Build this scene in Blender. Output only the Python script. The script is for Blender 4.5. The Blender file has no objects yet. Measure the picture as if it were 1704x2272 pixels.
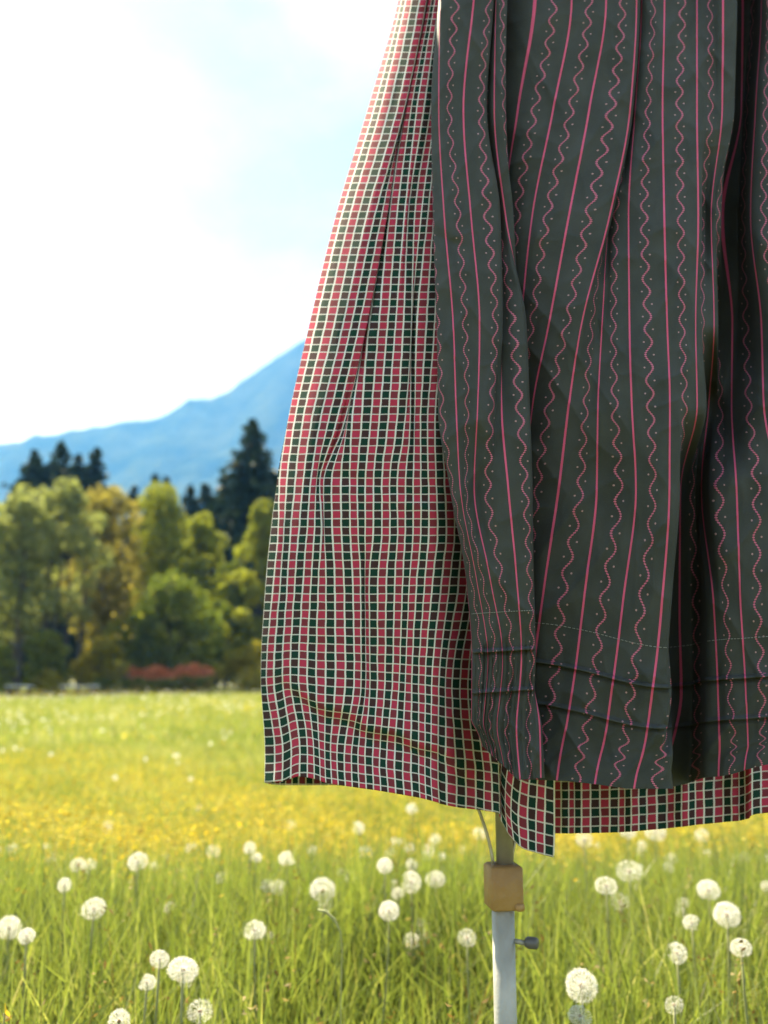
import bpy, math, random
import numpy as np
from mathutils import Vector

R = math.radians
rng = np.random.default_rng(7)
random.seed(7)
scene = bpy.context.scene
C = scene.collection

# ------------------------------------------------------------------ camera
CAM_H, PITCH, FPX = 0.75, R(10.62), 1967.6      # FPX: focal length in units of a 1704x2272 frame
cam_d = bpy.data.cameras.new('camera')
cam = bpy.data.objects.new('camera', cam_d); C.objects.link(cam)
cam.location = (0, 0, CAM_H); cam.rotation_euler = (R(90) + PITCH, 0, 0)
cam_d.sensor_fit = 'VERTICAL'; cam_d.sensor_height = 24.0
cam_d.lens = 12.0 / math.tan(R(30))
cam_d.clip_start = 0.05; cam_d.clip_end = 12000
cam_d.dof.use_dof = True; cam_d.dof.focus_distance = 0.86; cam_d.dof.aperture_fstop = 2.9
scene.camera = cam

# ------------------------------------------------------------------ light and sky
SUN_DIR = Vector((-0.46, 0.74, 0.98)).normalized()      # towards the sun: high on the left beyond the clothes, which hang in their own shade
sun_d = bpy.data.lights.new('sun', 'SUN'); sun_d.energy = 4.8; sun_d.angle = R(1.2); sun_d.color = (1.0, 0.95, 0.86)
sun = bpy.data.objects.new('sun', sun_d); C.objects.link(sun)
sun.rotation_euler = SUN_DIR.to_track_quat('Z', 'Y').to_euler()
sun.location = (-6, -3, 8)

world = bpy.data.worlds.new('World'); scene.world = world; world.use_nodes = True
wn, wl = world.node_tree.nodes, world.node_tree.links
wn.clear()
w_out = wn.new('ShaderNodeOutputWorld'); w_bg = wn.new('ShaderNodeBackground'); w_bg.inputs[1].default_value = 0.056
sky = wn.new('ShaderNodeTexSky'); sky.sky_type = 'NISHITA'; sky.sun_disc = False
sky.sun_elevation = math.asin(SUN_DIR.z); sky.sun_rotation = math.atan2(SUN_DIR.x, SUN_DIR.y)
sky.air_density = 1.0; sky.dust_density = 0.2; sky.ozone_density = 1.0
w_tc = wn.new('ShaderNodeTexCoord')
w_map = wn.new('ShaderNodeMapping'); w_map.inputs['Scale'].default_value = (1.0, 1.0, 1.9)
w_map.inputs['Location'].default_value = (3.93, 1.8, 0.74)
w_no = wn.new('ShaderNodeTexNoise'); w_no.inputs['Scale'].default_value = 1.9; w_no.inputs['Detail'].default_value = 7
w_no.inputs['Roughness'].default_value = 0.52
w_ramp = wn.new('ShaderNodeValToRGB')
w_ramp.color_ramp.elements[0].position = 0.40; w_ramp.color_ramp.elements[0].color = (0.10, 0.10, 0.10, 1)
w_ramp.color_ramp.elements[1].position = 0.64; w_ramp.color_ramp.elements[1].color = (1, 1, 1, 1)
w_mix = wn.new('ShaderNodeMixRGB')
w_mix.inputs[2].default_value = (5.2, 5.25, 5.3, 1)       # sunlit white cloud in the sky texture's own units
wl.new(w_tc.outputs['Generated'], w_map.inputs[0]); wl.new(w_map.outputs[0], w_no.inputs['Vector'])
wl.new(w_no.outputs['Fac'], w_ramp.inputs[0]); wl.new(w_ramp.outputs[0], w_mix.inputs[0])
wl.new(sky.outputs[0], w_mix.inputs[1]); wl.new(w_mix.outputs[0], w_bg.inputs[0]); wl.new(w_bg.outputs[0], w_out.inputs[0])

scene.view_settings.view_transform = 'Standard'; scene.view_settings.look = 'None'
scene.view_settings.exposure = 2.3; scene.view_settings.gamma = 1.0; scene.view_settings.use_curve_mapping = False
cy = scene.cycles
cy.max_bounces = 6; cy.diffuse_bounces = 3; cy.glossy_bounces = 2; cy.transmission_bounces = 4
cy.transparent_max_bounces = 6; cy.volume_bounces = 0
cy.use_denoising = True
cy.caustics_reflective = False; cy.caustics_refractive = False

# ------------------------------------------------------------------ helpers
CP, SP = math.cos(PITCH), math.sin(PITCH)

def at(px, py, Y):
    """world point at depth Y (metres along +Y) on the line of sight of photo pixel px, py"""
    a = (np.asarray(px, float) - 852.0) / FPX; b = (1136.0 - np.asarray(py, float)) / FPX
    k = np.asarray(Y, float) / (CP - b * SP)
    k, a, b = np.broadcast_arrays(k, a, b)
    return np.stack([a * k, k * (CP - b * SP), CAM_H + (SP + b * CP) * k], -1)

def P(px, py, Y): return Vector(at(px, py, Y).tolist())

def tag(o, label=None, cat=None, group=None, kind=None):
    if label: o['label'] = label
    if cat: o['category'] = cat
    if group: o['group'] = group
    if kind: o['kind'] = kind
    return o

def empty(name, loc=(0, 0, 0), rz=0):
    o = bpy.data.objects.new(name, None); o.empty_display_size = 0.1; C.objects.link(o)
    o.location = loc; o.rotation_euler = (0, 0, rz); return o

def mesh_np(name, V, F, smooth=True, uv=None, attrs=None, mats=None, fm=None):
    """V (N,3); F list of int arrays (M,k)"""
    me = bpy.data.meshes.new(name)
    V = np.asarray(V, np.float32)
    Fs = [np.asarray(f, np.int32) for f in F if len(f)]
    loops = np.concatenate([f.ravel() for f in Fs])
    tot = np.concatenate([np.full(len(f), f.shape[1], np.int32) for f in Fs])
    st = np.concatenate([[0], np.cumsum(tot)[:-1]]).astype(np.int32)
    me.vertices.add(len(V)); me.vertices.foreach_set('co', V.ravel())
    me.loops.add(len(loops)); me.loops.foreach_set('vertex_index', loops)
    me.polygons.add(len(tot)); me.polygons.foreach_set('loop_start', st); me.polygons.foreach_set('loop_total', tot)
    me.polygons.foreach_set('use_smooth', np.full(len(tot), smooth, bool))
    if fm is not None: me.polygons.foreach_set('material_index', np.asarray(fm, np.int32))
    if uv is not None:
        l = me.uv_layers.new(name='UVMap'); l.data.foreach_set('uv', np.asarray(uv, np.float32)[loops].ravel())
    for k, v in (attrs or {}).items():
        a = me.attributes.new(k, 'FLOAT', 'POINT'); a.data.foreach_set('value', np.asarray(v, np.float32))
    for m in (mats or []): me.materials.append(m)
    me.update(calc_edges=True); me.validate()
    return me

def obj(name, me, mat=None, parent=None, loc=None):
    if mat is not None: me.materials.clear(); me.materials.append(mat)
    o = bpy.data.objects.new(name, me); C.objects.link(o)
    if parent is not None: o.parent = parent
    if loc is not None: o.location = loc
    return o

class MB:
    """collects simple solids into one mesh"""
    def __init__(s): s.v = []; s.q = []; s.t = []; s.n = 0
    def add(s, V, Q=(), T=()):
        s.v.append(np.asarray(V, float))
        if len(Q): s.q.append(np.asarray(Q, int) + s.n)
        if len(T): s.t.append(np.asarray(T, int) + s.n)
        s.n += len(V)
    def tube(s, pts, rad, n=8, cap=True, flat=1.0):
        pts = np.asarray(pts, float); m = len(pts)
        rad = np.broadcast_to(np.asarray(rad, float), (m,))
        tg = np.gradient(pts, axis=0); tg /= np.linalg.norm(tg, axis=1)[:, None] + 1e-12
        ref = np.array([1.0, 0, 0]) if abs(tg[0, 0]) < 0.8 else np.array([0, 1.0, 0])
        a = np.cross(tg, ref); a /= np.linalg.norm(a, axis=1)[:, None] + 1e-12
        b = np.cross(tg, a)
        th = np.linspace(0, 2 * math.pi, n, endpoint=False)
        V = pts[:, None] + rad[:, None, None] * (np.cos(th)[None, :, None] * a[:, None] + flat * np.sin(th)[None, :, None] * b[:, None])
        V = V.reshape(-1, 3)
        i, j = np.meshgrid(np.arange(m - 1), np.arange(n), indexing='ij')
        j2 = (j + 1) % n
        Q = np.stack([i * n + j, i * n + j2, (i + 1) * n + j2, (i + 1) * n + j], -1).reshape(-1, 4)
        T = []
        if cap:
            V = np.vstack([V, pts[0], pts[-1]])
            k0, k1 = m * n, m * n + 1
            for q in range(n):
                T.append((k0, (q + 1) % n, q)); T.append((k1, (m - 1) * n + q, (m - 1) * n + (q + 1) % n))
        s.add(V, Q, T)
    def lathe(s, prof, n=24, c=(0, 0, 0), sx=1.0, sy=1.0):
        prof = np.asarray(prof, float); m = len(prof)
        th = np.linspace(0, 2 * math.pi, n, endpoint=False)
        V = np.stack([prof[:, 0, None] * np.cos(th) * sx + c[0], prof[:, 0, None] * np.sin(th) * sy + c[1],
                      np.repeat(prof[:, 1, None], n, 1) + c[2]], -1).reshape(-1, 3)
        i, j = np.meshgrid(np.arange(m - 1), np.arange(n), indexing='ij'); j2 = (j + 1) % n
        s.add(V, np.stack([i * n + j, i * n + j2, (i + 1) * n + j2, (i + 1) * n + j], -1).reshape(-1, 4))
    def box(s, c, d, bev=0.0, rz=0.0):
        c = np.asarray(c, float); h = np.asarray(d, float) / 2
        b = min(bev, h.min() * .9)
        if b <= 0:
            V = np.array([(x, y, z) for x in (-1, 1) for y in (-1, 1) for z in (-1, 1)], float) * h
            Q = [(0, 1, 3, 2), (4, 6, 7, 5), (0, 4, 5, 1), (2, 3, 7, 6), (0, 2, 6, 4), (1, 5, 7, 3)]
        else:
            ring = lambda x, y: [(-x + b, -y), (x - b, -y), (x, -y + b), (x, y - b), (x - b, y), (-x + b, y), (-x, y - b), (-x, -y + b)]
            lev = [(-h[2], -b), (-h[2] + b, 0), (h[2] - b, 0), (h[2], -b)]
            V = []
            for z, ins in lev:
                V += [(x, y, z) for x, y in ring(h[0] + ins, h[1] + ins)]
            V = np.array(V, float); Q = []
            for k in range(3):
                for j in range(8):
                    Q.append((k * 8 + j, k * 8 + (j + 1) % 8, (k + 1) * 8 + (j + 1) % 8, (k + 1) * 8 + j))
            Q += [(0, 7, 2, 1), (7, 6, 3, 2), (6, 5, 4, 3), (24, 25, 26, 31), (31, 26, 27, 30), (30, 27, 28, 29)]
        cr, sr = math.cos(rz), math.sin(rz)
        V = np.stack([V[:, 0] * cr - V[:, 1] * sr, V[:, 0] * sr + V[:, 1] * cr, V[:, 2]], -1) + c
        s.add(V, Q)
    def mesh(s, name, smooth=True):
        F = []
        if s.q: F.append(np.vstack(s.q))
        if s.t: F.append(np.vstack(s.t))
        return mesh_np(name, np.vstack(s.v), F, smooth)
    def build(s, name, mat, parent=None, smooth=True):
        return obj(name, s.mesh(name, smooth), mat, parent)

def pchip(x, y, q):
    x = np.asarray(x, float); y = np.asarray(y, float)
    h = np.diff(x)[(slice(None),) + (None,) * (y.ndim - 1)]
    dl = np.diff(y, axis=0) / h
    m = np.zeros_like(y)
    w1 = 2 * h[1:] + h[:-1]; w2 = h[1:] + 2 * h[:-1]
    a, b = dl[:-1], dl[1:]
    ok = a * b > 0
    with np.errstate(all='ignore'):
        m[1:-1] = np.where(ok, (w1 + w2) / (w1 / np.where(ok, a, 1) + w2 / np.where(ok, b, 1)), 0)
    m[0], m[-1] = dl[0], dl[-1]
    q = np.asarray(q, float); i = np.clip(np.searchsorted(x, q, 'right') - 1, 0, len(x) - 2)
    e = (slice(None),) + (None,) * (y.ndim - 1)
    hh = np.diff(x)[i][e]; t = ((q - x[i]) / np.diff(x)[i])[e]
    t = np.clip(t, -2, 3)
    return ((1 + 2 * t) * (1 - t) ** 2) * y[i] + t * (1 - t) ** 2 * hh * m[i] + t * t * (3 - 2 * t) * y[i + 1] + t * t * (t - 1) * hh * m[i + 1]

def ss(a, b, x):
    t = np.clip((np.asarray(x, float) - a) / (b - a), 0, 1); return t * t * (3 - 2 * t)

def vnoise(x, y, seed=0):
    """smooth value noise, -1..1"""
    x = np.asarray(x, float); y = np.asarray(y, float)
    def hsh(i, j):
        n = (i * 374761393 + j * 668265263 + seed * 974711) & 0x7fffffff
        n = ((n ^ (n >> 13)) * 1274126177) & 0x7fffffff
        return ((n ^ (n >> 16)) & 0xffff) / 32767.5 - 1
    i = np.floor(x).astype(np.int64); j = np.floor(y).astype(np.int64)
    u = x - i; v = y - j; u = u * u * (3 - 2 * u); v = v * v * (3 - 2 * v)
    return (hsh(i, j) * (1 - u) + hsh(i + 1, j) * u) * (1 - v) + (hsh(i, j + 1) * (1 - u) + hsh(i + 1, j + 1) * u) * v

# ---- materials
def mat_new(name):
    m = bpy.data.materials.new(name); m.use_nodes = True
    nt = m.node_tree; b = nt.nodes['Principled BSDF']
    return m, nt, b

def N(nt, typ, **kw):
    n = nt.nodes.new('ShaderNode' + typ)
    for k, v in kw.items(): setattr(n, k, v)
    return n

def math_n(nt, op, a, b=None, c=None):
    n = nt.nodes.new('ShaderNodeMath'); n.operation = op
    for i, v in enumerate((a, b, c)):
        if v is None: continue
        if isinstance(v, (int, float)): n.inputs[i].default_value = v
        else: nt.links.new(v, n.inputs[i])
    return n.outputs[0]

def mixc(nt, fac, a, b):
    n = nt.nodes.new('ShaderNodeMixRGB')
    for i, v in enumerate((fac, a, b)):
        if isinstance(v, (int, float)): n.inputs[i].default_value = v
        elif isinstance(v, tuple): n.inputs[i].default_value = v + (1,) if len(v) == 3 else v
        else: nt.links.new(v, n.inputs[i])
    return n.outputs[0]

def ramp(nt, fac, stops):
    n = nt.nodes.new('ShaderNodeValToRGB'); e = n.color_ramp.elements
    while len(e) < len(stops): e.new(0.5)
    for k, (p, c) in enumerate(stops): e[k].position = p; e[k].color = tuple(c) + (1,)
    nt.links.new(fac, n.inputs[0]); return n.outputs[0]

def noise(nt, scale, detail=4, rough=0.5, coord='Object'):
    tc = nt.nodes.new('ShaderNodeTexCoord'); n = nt.nodes.new('ShaderNodeTexNoise')
    n.inputs['Scale'].default_value = scale; n.inputs['Detail'].default_value = detail; n.inputs['Roughness'].default_value = rough
    nt.links.new(tc.outputs[coord], n.inputs['Vector']); return n.outputs['Fac']

def simple_mat(name, c1, c2, rough=0.7, scale=8, metal=0.0, bump=0.0, bscale=60):
    m, nt, b = mat_new(name)
    nt.links.new(ramp(nt, noise(nt, scale), [(0.3, c1), (0.7, c2)]), b.inputs['Base Color'])
    b.inputs['Roughness'].default_value = rough; b.inputs['Metallic'].default_value = metal
    if bump:
        bm = nt.nodes.new('ShaderNodeBump'); bm.inputs['Strength'].default_value = bump; bm.inputs['Distance'].default_value = 0.01
        nt.links.new(noise(nt, bscale), bm.inputs['Height']); nt.links.new(bm.outputs[0], b.inputs['Normal'])
    return m

def leaf_mat(name, stops, trans=0.58, tcol=(1.0, 1.15, 0.35), rough=0.6, spec=0.05):
    """foliage coloured by a random number kept per leaf, partly see-through to light"""
    m, nt, b = mat_new(name)
    at_ = nt.nodes.new('ShaderNodeAttribute'); at_.attribute_name = 'tint'
    col = ramp(nt, at_.outputs['Fac'], stops)
    nt.links.new(col, b.inputs['Base Color']); b.inputs['Roughness'].default_value = rough
    b.inputs['Specular IOR Level'].default_value = spec
    tr = nt.nodes.new('ShaderNodeBsdfTranslucent')
    mu = nt.nodes.new('ShaderNodeMixRGB'); mu.blend_type = 'MULTIPLY'; mu.inputs[0].default_value = 1
    nt.links.new(col, mu.inputs[1]); mu.inputs[2].default_value = tcol + (1,)
    nt.links.new(mu.outputs[0], tr.inputs[0])
    mx = nt.nodes.new('ShaderNodeMixShader'); mx.inputs[0].default_value = trans
    nt.links.new(b.outputs[0], mx.inputs[1]); nt.links.new(tr.outputs[0], mx.inputs[2])
    nt.links.new(mx.outputs[0], nt.nodes['Material Output'].inputs['Surface'])
    return m

M = {}
# checked cotton: uv in cells (1 cell = one coloured square with its pale line)
def make_check():
    m, nt, b = mat_new('checked_cotton')
    uv = N(nt, 'UVMap'); sep = N(nt, 'SeparateXYZ'); nt.links.new(uv.outputs[0], sep.inputs[0])
    wob = N(nt, 'TexNoise'); wob.inputs['Scale'].default_value = 0.5; wob.inputs['Detail'].default_value = 2
    nt.links.new(uv.outputs[0], wob.inputs['Vector'])
    wo = math_n(nt, 'MULTIPLY', math_n(nt, 'SUBTRACT', wob.outputs['Fac'], 0.5), 0.18)
    u = math_n(nt, 'ADD', sep.outputs[0], wo); v = math_n(nt, 'SUBTRACT', sep.outputs[1], wo)
    fu = math_n(nt, 'FRACT', u); fv = math_n(nt, 'FRACT', v)
    du = math_n(nt, 'ABSOLUTE', math_n(nt, 'SUBTRACT', fu, 0.5)); dv = math_n(nt, 'ABSOLUTE', math_n(nt, 'SUBTRACT', fv, 0.5))
    lu = math_n(nt, 'GREATER_THAN', du, 0.412); lv = math_n(nt, 'GREATER_THAN', dv, 0.434)
    pu = math_n(nt, 'GREATER_THAN', math_n(nt, 'FRACT', math_n(nt, 'MULTIPLY', u, 0.5)), 0.5)   # odd column: red
    pv = math_n(nt, 'GREATER_THAN', math_n(nt, 'FRACT', math_n(nt, 'MULTIPLY', v, 0.5)), 0.5)
    red_col = mixc(nt, pv, (0.19, 0.034, 0.050), (0.42, 0.040, 0.085))
    grn_col = mixc(nt, pv, (0.006, 0.042, 0.030), (0.050, 0.028, 0.030))
    base = mixc(nt, pu, grn_col, red_col)
    # yarn: fine weave threads
    wv = N(nt, 'TexNoise'); wv.inputs['Scale'].default_value = 9; wv.inputs['Detail'].default_value = 2
    mp = N(nt, 'Mapping'); mp.inputs['Scale'].default_value = (1.0, 0.25, 1); nt.links.new(uv.outputs[0], mp.inputs[0]); nt.links.new(mp.outputs[0], wv.inputs['Vector'])
    base = mixc(nt, math_n(nt, 'MULTIPLY', wv.outputs['Fac'], 0.12), base, (0.12, 0.06, 0.07))
    pale = mixc(nt, wv.outputs['Fac'], (0.60, 0.63, 0.60), (0.74, 0.74, 0.73))
    base = mixc(nt, math_n(nt, 'MULTIPLY', lv, 0.72), base, pale)
    base = mixc(nt, math_n(nt, 'MULTIPLY', lu, 0.92), base, pale)
    nt.links.new(base, b.inputs['Base Color']); b.inputs['Roughness'].default_value = 0.92
    b.inputs['Specular IOR Level'].default_value = 0.03; b.inputs['Sheen Weight'].default_value = 0.0
    thr = math_n(nt, 'SINE', math_n(nt, 'MULTIPLY', sep.outputs[0], 2 * math.pi * 14))
    thr2 = math_n(nt, 'SINE', math_n(nt, 'MULTIPLY', sep.outputs[1], 2 * math.pi * 14))
    bp = N(nt, 'Bump'); bp.inputs['Strength'].default_value = 0.25; bp.inputs['Distance'].default_value = 0.0004
    nt.links.new(math_n(nt, 'MULTIPLY', thr, thr2), bp.inputs['Height']); nt.links.new(bp.outputs[0], b.inputs['Normal'])
    tr = N(nt, 'BsdfTranslucent'); nt.links.new(base, tr.inputs[0])
    mx = N(nt, 'MixShader'); mx.inputs[0].default_value = 0.03
    nt.links.new(b.outputs[0], mx.inputs[1]); nt.links.new(tr.outputs[0], mx.inputs[2])
    nt.links.new(mx.outputs[0], nt.nodes['Material Output'].inputs['Surface'])
    return m

# printed apron cotton: uv.x in stripe units (35 mm), uv.y in metres
def make_print():
    m, nt, b = mat_new('printed_cotton')
    uv = N(nt, 'UVMap'); sep = N(nt, 'SeparateXYZ'); nt.links.new(uv.outputs[0], sep.inputs[0])
    wob = N(nt, 'TexNoise'); wob.inputs['Scale'].default_value = 3; wob.inputs['Detail'].default_value = 2
    nt.links.new(uv.outputs[0], wob.inputs['Vector'])
    wo = math_n(nt, 'MULTIPLY', math_n(nt, 'SUBTRACT', wob.outputs['Fac'], 0.5), 0.03)
    u = math_n(nt, 'ADD', sep.outputs[0], wo); v = sep.outputs[1]
    k = math_n(nt, 'FLOOR', u); fu = math_n(nt, 'SUBTRACT', u, k)
    s = math_n(nt, 'SUBTRACT', math_n(nt, 'FRACT', math_n(nt, 'ADD', u, 0.5)), 0.5)
    # straight line
    ds = math_n(nt, 'ABSOLUTE', s)
    line = math_n(nt, 'LESS_THAN', ds, 0.026)
    # wavy line, beaded
    ph = math_n(nt, 'ADD', math_n(nt, 'MULTIPLY', v, 2 * math.pi / 0.0275), math_n(nt, 'MULTIPLY', k, 2.4))
    wave = math_n(nt, 'MULTIPLY', math_n(nt, 'SINE', ph), 0.092)
    dw = math_n(nt, 'SUBTRACT', math_n(nt, 'SUBTRACT', fu, 0.5), wave)
    bead = math_n(nt, 'SINE', math_n(nt, 'MULTIPLY', v, 2 * math.pi / 0.0021))
    wid = math_n(nt, 'ADD', 0.022, math_n(nt, 'MULTIPLY', bead, 0.011))
    wavy = math_n(nt, 'LESS_THAN', math_n(nt, 'ABSOLUTE', dw), wid)
    beadc = math_n(nt, 'ADD', 0.70, math_n(nt, 'MULTIPLY', bead, 0.28))
    wavy = math_n(nt, 'MULTIPLY', wavy, beadc)
    # dots in the hollows of the wave: every half wave, on the inner side
    hp = math_n(nt, 'ADD', math_n(nt, 'DIVIDE', ph, math.pi), 0.0)       # half-waves
    hk = math_n(nt, 'FLOOR', hp); hf = math_n(nt, 'SUBTRACT', math_n(nt, 'SUBTRACT', hp, hk), 0.5)
    side = math_n(nt, 'SUBTRACT', math_n(nt, 'MULTIPLY', math_n(nt, 'ABSOLUTE', math_n(nt, 'MODULO', hk, 2.0)), 2.0), 1.0)
    dx = math_n(nt, 'MULTIPLY', math_n(nt, 'SUBTRACT', math_n(nt, 'SUBTRACT', fu, 0.5), math_n(nt, 'MULTIPLY', side, 0.125)), 35.0)
    dy = math_n(nt, 'MULTIPLY', hf, 13.75)
    dd = math_n(nt, 'SQRT', math_n(nt, 'ADD', math_n(nt, 'MULTIPLY', dx, dx), math_n(nt, 'MULTIPLY', dy, dy)))
    dot = math_n(nt, 'LESS_THAN', dd, 0.9)
    cloth_n = N(nt, 'TexNoise'); cloth_n.inputs['Scale'].default_value = 2.2; cloth_n.inputs['Detail'].default_value = 6
    mpc = N(nt, 'Mapping'); mpc.inputs['Scale'].default_value = (0.7, 12, 1); nt.links.new(uv.outputs[0], mpc.inputs[0]); nt.links.new(mpc.outputs[0], cloth_n.inputs['Vector'])
    ground = ramp(nt, cloth_n.outputs['Fac'], [(0.3, (0.0235, 0.0295, 0.0285)), (0.7, (0.0400, 0.0465, 0.0450))])
    pn = N(nt, 'TexNoise'); pn.inputs['Scale'].default_value = 40; nt.links.new(uv.outputs[0], pn.inputs['Vector'])
    pink = mixc(nt, pn.outputs['Fac'], (0.46, 0.045, 0.14), (0.58, 0.11, 0.21))
    lpink = mixc(nt, pn.outputs['Fac'], (0.46, 0.055, 0.15), (0.54, 0.19, 0.27))
    ln = N(nt, 'TexNoise'); ln.inputs['Scale'].default_value = 26; ln.inputs['Detail'].default_value = 5; ln.inputs['Roughness'].default_value = 0.75
    mpl = N(nt, 'Mapping'); mpl.inputs['Scale'].default_value = (1, 26, 1); nt.links.new(uv.outputs[0], mpl.inputs[0]); nt.links.new(mpl.outputs[0], ln.inputs['Vector'])
    ground = mixc(nt, ramp(nt, ln.outputs['Fac'], [(0.50, (0, 0, 0)), (0.74, (0.5, 0.5, 0.5))]), ground, (0.05, 0.062, 0.058))
    c = mixc(nt, line, ground, pink)
    c = mixc(nt, wavy, c, lpink)
    c = mixc(nt, math_n(nt, 'MULTIPLY', dot, 0.7), c, (0.44, 0.26, 0.28))
    nt.links.new(c, b.inputs['Base Color']); b.inputs['Roughness'].default_value = 0.8
    b.inputs['Specular IOR Level'].default_value = 0.35; b.inputs['Sheen Weight'].default_value = 0.02; b.inputs['Sheen Tint'].default_value = (0.8, 0.85, 0.9, 1)
    fb = N(nt, 'TexNoise'); fb.inputs['Scale'].default_value = 60; fb.inputs['Detail'].default_value = 3
    mpb = N(nt, 'Mapping'); mpb.inputs['Scale'].default_value = (1, 28, 1); nt.links.new(uv.outputs[0], mpb.inputs[0]); nt.links.new(mpb.outputs[0], fb.inputs['Vector'])
    bp = N(nt, 'Bump'); bp.inputs['Strength'].default_value = 0.35; bp.inputs['Distance'].default_value = 0.0005
    nt.links.new(fb.outputs['Fac'], bp.inputs['Height']); nt.links.new(bp.outputs[0], b.inputs['Normal'])
    return m

M['check'] = make_check(); M['print'] = make_print()
M['thread'] = simple_mat('pale_thread', (0.16, 0.18, 0.17), (0.26, 0.28, 0.27), 0.8, 400)
M['cream'] = simple_mat('cream_selvedge', (0.62, 0.64, 0.52), (0.78, 0.76, 0.66), 0.9, 200)
M['steel'] = simple_mat('brushed_steel', (0.30, 0.30, 0.27), (0.42, 0.41, 0.37), 0.5, 30, 0.3, 0.1, 300)
M['zinc'] = simple_mat('dull_zinc', (0.34, 0.32, 0.26), (0.50, 0.47, 0.40), 0.5, 40, 0.6)
M['brown'] = simple_mat('brown_tape', (0.30, 0.17, 0.06), (0.40, 0.25, 0.10), 0.55, 25, 0, 0.25, 90)
M['dark'] = simple_mat('dark_plastic', (0.06, 0.06, 0.06), (0.10, 0.10, 0.10), 0.45, 20)
M['linen'] = simple_mat('linen', (0.50, 0.46, 0.38), (0.60, 0.55, 0.46), 0.9, 40, 0, 0.3, 300)

# ------------------------------------------------------------------ the ground
def gz(y):
    """the meadow: level by the camera, a shallow dip beyond, rising again to the trees"""
    y = np.asarray(y, float)
    return -0.36 * ss(2.2, 4.8, y) + 0.28 * ss(12, 75, y)

def ground_mat():
    m, nt, b = mat_new('meadow_soil')
    n1 = noise(nt, 0.35, 6, 0.6); n2 = noise(nt, 6, 5)
    a = ramp(nt, n1, [(0.3, (0.075, 0.10, 0.018)), (0.5, (0.12, 0.13, 0.02)), (0.7, (0.16, 0.145, 0.025))])
    nt.links.new(mixc(nt, math_n(nt, 'MULTIPLY', n2, 0.6), a, (0.05, 0.055, 0.014)), b.inputs['Base Color'])
    b.inputs['Roughness'].default_value = 0.95
    bp = N(nt, 'Bump'); bp.inputs['Strength'].default_value = 0.6; bp.inputs['Distance'].default_value = 0.05
    nt.links.new(n2, bp.inputs['Height']); nt.links.new(bp.outputs[0], b.inputs['Normal'])
    return m
gy = np.concatenate([np.linspace(-30, 0, 6), np.linspace(0.5, 16, 63), np.geomspace(17, 90, 40), [120, 200, 400, 900, 1800, 3600, 6000]])
gx = np.concatenate([[-5000, -1500, -400], np.linspace(-90, 90, 61), [400, 1500, 5000]])
GX, GY = np.meshgrid(gx, gy)
GZ = gz(GY) + 0.02 * vnoise(GX * 0.7, GY * 0.7, 3) * (np.abs(GX) < 95)
def grid_faces(r, c):
    i, j = np.meshgrid(np.arange(r - 1), np.arange(c - 1), indexing='ij')
    return np.stack([i * c + j, i * c + j + 1, (i + 1) * c + j + 1, (i + 1) * c + j], -1).reshape(-1, 4)
M['ground'] = ground_mat()
tag(obj('ground', mesh_np('ground', np.stack([GX, GY, GZ], -1).reshape(-1, 3), [grid_faces(*GX.shape)]), M['ground']), kind='structure')

# ------------------------------------------------------------------ the mountain
def mountain():
    YR = 2700.0
    rp = [(-2600, 1330), (-1500, 1240), (-700, 1110), (-300, 1040), (-100, 1002), (0, 985), (60, 973), (130, 962), (200, 950), (260, 938), (330, 931), (380, 914),
          (430, 888), (480, 880), (540, 842), (600, 802), (645, 774), (700, 748), (800, 742), (950, 765), (1100, 780), (1300, 800), (1500, 820), (1750, 870), (2200, 970), (3000, 1100), (4200, 1300)]
    px = np.array([p[0] for p in rp], float); py = np.array([p[1] for p in rp], float)
    q = np.linspace(-2600, 4200, 420)
    ry = pchip(px, py, q) + 5 * vnoise(q / 26, q * 0, 5) + 3 * vnoise(q / 9, q * 0, 6)
    ridge = at(q, ry, np.full_like(q, YR))
    T = np.concatenate([np.linspace(0, 1, 60), [1.15, 1.6]])
    V = []
    for t in T:
        row = ridge.copy()
        if t <= 1:
            s = t
            prof = 0.42 * s + 0.58 * s ** 2.1
            row[:, 1] = YR - 1500 * (1 - s) + 70 * vnoise(q / 90, q * 0 + s * 4, 11) * (1 - s) * s * 4
            row[:, 2] = ridge[:, 2] * prof + (60 * vnoise(q / 60 + s * 2, s * 7 + q * 0, 12) + 26 * vnoise(q / 20, s * 18 + q * 0, 13) + 10 * vnoise(q / 7, s * 50 + q * 0, 14)) * s * (1 - s) * 2.4 - 3 * (1 - s)
        else:
            row[:, 1] = YR + 900 * (t - 1) / .6; row[:, 2] = ridge[:, 2] * (1 - (t - 1) / .6 * .9) - 5
        V.append(row)
    V = np.array(V)
    m, nt, b = mat_new('forested_rock')
    n1 = noise(nt, 0.008, 9, 0.7); n2 = noise(nt, 0.0045, 6, 0.6)
    a = ramp(nt, n1, [(0.38, (0.014, 0.026, 0.012)), (0.50, (0.04, 0.055, 0.022)), (0.62, (0.065, 0.08, 0.036))])
    rock = ramp(nt, n2, [(0.66, (0, 0, 0)), (0.72, (1, 1, 1))])
    nt.links.new(mixc(nt, rock, a, (0.32, 0.30, 0.27)), b.inputs['Base Color']); b.inputs['Roughness'].default_value = 1.0
    b.inputs['Specular IOR Level'].default_value = 0.0
    bp = N(nt, 'Bump'); bp.inputs['Strength'].default_value = 1.0; bp.inputs['Distance'].default_value = 12
    nt.links.new(noise(nt, 0.05, 4), bp.inputs['Height']); nt.links.new(bp.outputs[0], b.inputs['Normal'])
    tag(obj('mountain', mesh_np('mountain', V.reshape(-1, 3), [grid_faces(V.shape[0], V.shape[1])]), m), kind='structure')
mountain()

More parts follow.
